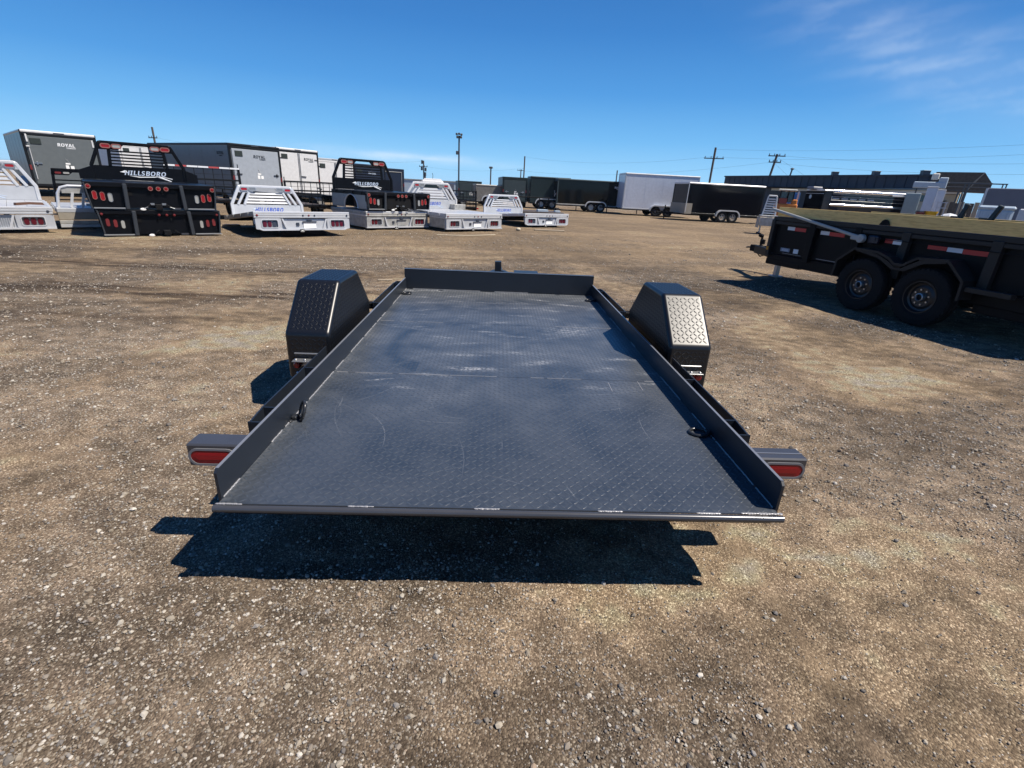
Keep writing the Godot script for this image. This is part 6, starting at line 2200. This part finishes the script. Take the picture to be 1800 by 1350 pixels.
func make_right_side() -> void:
	# long glossy trailer with bright rails, beyond the dump trailer
	var t := thing("horse_trailer", "glossy black trailer with bright metal rails flashing in the sun, behind the timber board", "trailer", Vector3(16.25, 0, -24.4), -1.7)
	sb_part(t, "front_panel", Vector3(-0.02, 1.13, -0.8), Vector3(0.06, 1.78, 1.62), M.gloss_dark, 0.02)
	sb_part(t, "door", Vector3(0.19, 1.12, -0.05), Vector3(0.34, 1.7, 0.08), M.charcoal, 0.01)
	sb_part(t, "body", Vector3(2.1, 1.13, -0.82), Vector3(4.12, 1.76, 1.58), M.dark_chrome, 0.02)
	for q in [[2.03, 0.085, -0.02, 0.40, 4.12], [1.40, 0.07, 0.02, 0.36, 4.08]]:
		var mb := MB.new()
		mb.tube([Vector3(q[3], q[0], q[2]), Vector3(q[4], q[0], q[2])], q[1], 24)
		put("bright_rail", mb, M.chrome, t)
	for y in [1.91, 1.79, 1.62]:
		put("bright_strip", _box_mb(Vector3(2.26, y, 0.0), Vector3(3.7, 0.018, 0.04), 0.004), M.alu_dull, t)
	put("bright_strip", _box_mb(Vector3(0.40, 1.7, 0.0), Vector3(0.03, 0.2, 0.04), 0.006), M.alu_edge, t)
	put("roof_edge", _box_mb(Vector3(0.18, 2.05, -0.8), Vector3(0.46, 0.06, 1.66), 0.02), M.alu_edge, t)
	put("roof_edge", _box_mb(Vector3(-0.03, 1.90, -0.8), Vector3(0.06, 0.02, 1.6), 0.004), M.alu_edge, t)
	for k in 5:
		put("window", _box_mb(Vector3(0.62 + k * 0.44, 1.70, -0.005), Vector3(0.32, 0.07, 0.03), 0.01), M.silver, t)
	var em := MB.new()
	em.t = Transform3D(Basis(Vector3.UP, -PI * 0.5), Vector3(-0.055, 0, -1.1))
	em.pill(Vector2(0, 1.74), 0.22, 0.2, 0.0, 0.01)
	put("emblem", em, M.pale_blue, t)
	var tx := MB.new()
	tx.box(Vector3(3.7, 1.97, 0.075), Vector3(0.7, 0.07, 0.01))
	put("decal", tx, M.paper, t)
	for k in 2:
		wheel(t, 0.36, 0.2, 1.0, Vector3(1.5 + 0.85 * k, 0.36, -0.1), M.steel).rotation.y = -PI * 0.5
	put("skirt", _box_mb(Vector3(2.0, 0.42, -0.85), Vector3(3.9, 0.45, 1.3), 0.02), M.under, t)
	put("air_conditioner", _box_mb(Vector3(0.0, 2.15, -1.0), Vector3(0.5, 0.14, 0.6), 0.03), M.purple_grey, t)
	# containers, cabinets and odds and ends
	var sg := thing("storage_container", "sage green storage container right of the glossy black trailer", "container", Vector3(20.1, 0, -23.9), -38.0)
	sb_part(sg, "wall", Vector3(0.22, 1.08, -0.4), Vector3(0.6, 2.1, 0.8), M.sage, 0.02)
	for k in 4:
		sb_part(sg, "rib", Vector3(0.0 + k * 0.145, 1.05, 0.015), Vector3(0.05, 2.0, 0.03), M.sage)
	for q in [[17.96, -20.0, 2.27, "left"], [18.83, -20.6, 2.2, "right"]]:
		var c := thing("tall_cabinet", "tall pale blue cabinet with white edges, %s" % ("the taller, left one of two" if q[3] == "left" else "the shorter, right one of two"), "cabinet", Vector3(q[0], 0, q[1]), -40.0, "tall cabinets beyond the dump trailer")
		sb_part(c, "body", Vector3(0, q[2] * 0.5, -0.25), Vector3(0.36, q[2], 0.5), M.cool_white, 0.02)
		sb_part(c, "white_edge", Vector3(0.175, q[2] * 0.5, 0.0), Vector3(0.035, q[2] + 0.01, 0.03), M.white, 0.005)
		sb_part(c, "lid", Vector3(0, q[2] + 0.012, -0.25), Vector3(0.39, 0.05, 0.54), M.white, 0.01)
	var y := thing("spreader", "yellow and dark red machine hopper behind the timber board", "machine", Vector3(15.4, 0, -16.9), -42.0)
	sb_part(y, "frame", Vector3(-0.16, 0.65, 0), Vector3(0.26, 1.3, 0.4), M.red_dull, 0.02)
	for k in 3:
		sb_part(y, "bar", Vector3(-0.16, 1.31 + 0.03 * (k - 1), 0.21), Vector3(0.3, 0.02, 0.02), M.under)
	var hop := MB.new()
	hop.t = Transform3D(Basis(Vector3.BACK, PI * 0.5), Vector3(0.13, 0, 0))
	hop.rev([Vector2(0.9, 0.05), Vector2(1.1, 0.1), Vector2(1.3, 0.2), Vector2(1.36, 0.21)], 16)
	put("hopper", hop, M.yellow, y)
	sb_part(y, "stand", Vector3(0.13, 0.45, 0), Vector3(0.3, 0.9, 0.3), M.under)
	var wt := thing("white_tank", "white rounded tank lying behind the timber board", "tank", Vector3(14.6, 0, -15.0), -42.0)
	var tk := MB.new()
	tk.t = Transform3D(Basis(), Vector3(0, 1.1, 0))
	tk.rev([Vector2(-0.28, 0.0), Vector2(-0.25, 0.12), Vector2(-0.16, 0.2), Vector2(0, 0.235), Vector2(0.16, 0.2), Vector2(0.25, 0.12), Vector2(0.28, 0.0)], 20, false)
	put("shell", tk, M.white, wt)
	sb_part(wt, "stand", Vector3(0, 0.45, 0), Vector3(0.4, 0.9, 0.3), M.under)
	var fr := thing("white_stand", "white pipe stand beside the tall pale cabinets", "stand", Vector3(17.6, 0, -18.9), -41.0)
	for x in [-0.12, 0.0, 0.14]:
		sb_part(fr, "leg", Vector3(x, 0.85, 0), Vector3(0.03, 1.7, 0.03), M.white)
	sb_part(fr, "rail", Vector3(0.02, 1.7, 0), Vector3(0.34, 0.03, 0.03), M.white)
	sb_part(fr, "rail", Vector3(0.02, 1.5, 0), Vector3(0.34, 0.03, 0.03), M.white)
	var gt := thing("office_trailer", "big purple-grey trailer cut off by the right edge of the picture", "trailer", Vector3(16.45, 0, -16.0), -46.0)
	sb_part(gt, "body", Vector3(2.6, 1.32, -1.1), Vector3(5.2, 1.74, 2.2), M.purple_grey, 0.02)
	sb_part(gt, "corner_post", Vector3(0.02, 1.32, 0.01), Vector3(0.06, 1.7, 0.05), M.white)
	for k in 4:
		sb_part(gt, "seam_strip", Vector3(1.15 * (k + 1), 1.32, 0.003), Vector3(0.03, 1.7, 0.008), M.purple_grey)
	sb_part(gt, "frame", Vector3(2.6, 0.36, -1.1), Vector3(5.0, 0.16, 1.8), M.under)
	for x in [1.9, 2.8]:
		wheel(gt, 0.34, 0.2, 1.0, Vector3(x, 0.34, -0.12), M.zinc).rotation.y = -PI * 0.5
	sb_part(gt, "prop", Vector3(0.4, 0.15, -1.0), Vector3(0.12, 0.3, 0.12), M.under)
	var cv := thing("covered_load", "blue-grey ribbed tote beyond the dump trailer, near the right edge", "tote", Vector3(11.9, 0, -10.75), -45.0)
	sb_part(cv, "body", Vector3(0, 0.75, -0.4), Vector3(0.66, 1.5, 0.8), M.pale_blue, 0.05)
	sb_part(cv, "lid", Vector3(0, 1.52, -0.4), Vector3(0.7, 0.1, 0.84), M.pale_blue, 0.04)
	for k in 4:
		sb_part(cv, "rib", Vector3(-0.24 + 0.16 * k, 0.75, 0.01), Vector3(0.03, 1.4, 0.03), M.pale_blue, 0.006)
	var wb := thing("white_crate", "white box with a red printed panel, at the right edge behind the timber board", "box", Vector3(10.95, 0, -8.75), -46.0)
	sb_part(wb, "body", Vector3(0.1, 0.76, -0.4), Vector3(0.95, 1.5, 0.8), M.white, 0.02)
	var pn := sb_part(wb, "printed_panel", Vector3(0.36, 1.33, 0.006), Vector3(0.36, 0.24, 0.008), M.red_tape)
	for k in 3:
		sb_part(pn, "print_line", Vector3(0.36, 1.26 + 0.06 * k, 0.011), Vector3(0.26, 0.02, 0.003), M.white_print)
	# orange telescopic handler
	var th := thing("telehandler", "orange telescopic handler with an open cab, right of the black trailer", "machine", Vector3(18.6, 0, -31.7), -28.0)
	sb_part(th, "body", Vector3(-0.1, 0.95, -0.5), Vector3(1.35, 0.75, 2.2), M.orange, 0.06)
	sb_part(th, "bonnet", Vector3(0.35, 1.42, 0.1), Vector3(0.32, 0.35, 0.9), M.orange, 0.05)
	sb_part(th, "seat_base", Vector3(-0.32, 1.45, 0.2), Vector3(0.5, 0.42, 0.7), M.brick_red, 0.04)
	var cab := MB.new()
	for q in [[-0.55, 0.5], [0.25, 0.5], [-0.55, -0.6], [0.25, -0.6]]:
		cab.bar(Vector3(q[0], 1.25, q[1]), Vector3(q[0] * 0.9, 2.1, q[1]), 0.07, 0.07)
	cab.bar(Vector3(-0.12, 1.25, 0.5), Vector3(-0.05, 2.1, 0.5), 0.06, 0.06)
	put("cab_frame", cab, M.under, th)
	sb_part(th, "window", Vector3(-0.33, 1.72, 0.44), Vector3(0.36, 0.55, 0.02), M.glass)
	sb_part(th, "window", Vector3(0.08, 1.72, 0.44), Vector3(0.24, 0.6, 0.02), M.glass)
	sb_part(th, "window", Vector3(-0.15, 1.72, -0.62), Vector3(0.7, 0.6, 0.02), M.glass)
	sb_part(th, "cab_roof", Vector3(-0.15, 2.13, -0.05), Vector3(1.05, 0.1, 1.3), M.cream, 0.03)
	sb_part(th, "boom", Vector3(0.52, 1.55, -0.6), Vector3(0.1, 1.1, 0.1), M.white)
	for s in [-1.0, 1.0]:
		for z in [0.3, -1.3]:
			wheel(th, 0.5, 0.35, s, Vector3(-0.1 + s * 0.75, 0.5, z), M.cream)
	var bc := thing("blue_container", "blue container far behind the orange machine", "container", Vector3(30.3, 0, -51.5), -25.0)
	sb_part(bc, "wall", Vector3(0, 1.2, -0.8), Vector3(1.0, 2.35, 1.6), M.blue, 0.02)
	for k in 6:
		sb_part(bc, "rib", Vector3(-0.42 + k * 0.168, 1.2, 0.015), Vector3(0.06, 2.2, 0.03), M.blue)
	# small white truck bed with its rack toward us
	var ub := thing("truck_bed", "small white slatted truck bed standing right of the black trailer", "truck bed", Vector3(12.2, 0, -21.5), -20.0)
	var rk := MB.new()
	for s in [-1.0, 1.0]:
		rk.bar(Vector3(s * 0.27, 0.8, -0.5), Vector3(s * 0.17, 1.62, -0.5), 0.06, 0.05, Vector3.BACK, 0.01)
	rk.box(Vector3(0, 1.64, -0.5), Vector3(0.36, 0.07, 0.06), 0.02)
	var rn := put("headache_rack", rk, M.white, ub)
	for k in 7:
		put("slat", _box_mb(Vector3(0, 0.9 + k * 0.1, -0.5), Vector3(0.46 - 0.03 * k, 0.055, 0.03), 0.006), M.white, rn)
	sb_part(ub, "deck", Vector3(0, 0.78, -0.3), Vector3(0.75, 0.06, 0.9), M.alu_dull, 0.01)
	sb_part(ub, "tail_skirt", Vector3(0.0, 0.55, 0.15), Vector3(0.8, 0.36, 0.05), M.alu_dull, 0.01)
	for s in [-1.0, 1.0]:
		sb_part(ub, "leg", Vector3(s * 0.3, 0.3, -0.1), Vector3(0.06, 0.5, 0.06), M.zinc)
		sb_part(ub, "runner", Vector3(s * 0.3, 0.03, -0.2), Vector3(0.1, 0.06, 0.9), M.under)
	sb_part(ub, "side_skirt", Vector3(-0.42, 0.5, -0.3), Vector3(0.03, 0.45, 0.8), M.alu_dull)


func make_small_things() -> void:
	var pl := put("timber_plank", _box_mb(Vector3.ZERO, Vector3(1.1, 0.04, 0.14), 0.004), M.old_timber, self)
	tag(pl, "long pale plank lying on the ground before the rightmost white bed", "plank")
	pl.transform = Transform3D(Basis(Vector3.UP, deg_to_rad(4.0)), Vector3(1.9, 0.021, -17.2))
	var st := put("timber_stick", _box_mb(Vector3.ZERO, Vector3(0.21, 0.022, 0.03), 0.003), M.old_timber, self)
	tag(st, "short grey stick of wood on the ground beyond the left fender", "stick")
	st.transform = Transform3D(Basis(Vector3.UP, deg_to_rad(12.0)), Vector3(-1.68, 0.012, -6.05))
	var rk := MB.new()
	rk.blob(Vector3.ZERO, Vector3(0.09, 0.06, 0.08), 5, 8)
	var r := put("stone", rk, M.tan, self)
	tag(r, "single pale stone lying before the rightmost white bed", "stone")
	r.position = Vector3(0.75, 0.05, -16.6)
	var hs := MB.new()
	var path := []
	for k in 25:
		var f := k / 24.0
		path.append(Vector3(-1.75 + 1.7 * f, 0.012, -13.55 - 1.0 * f + 0.28 * sin(f * 3.0)))
	hs.tube(path, 0.011, 6)
	var h := put("hose", hs, M.tan, self)
	tag(h, "thin pale hose curving over the ground before the arched bed stack", "hose")
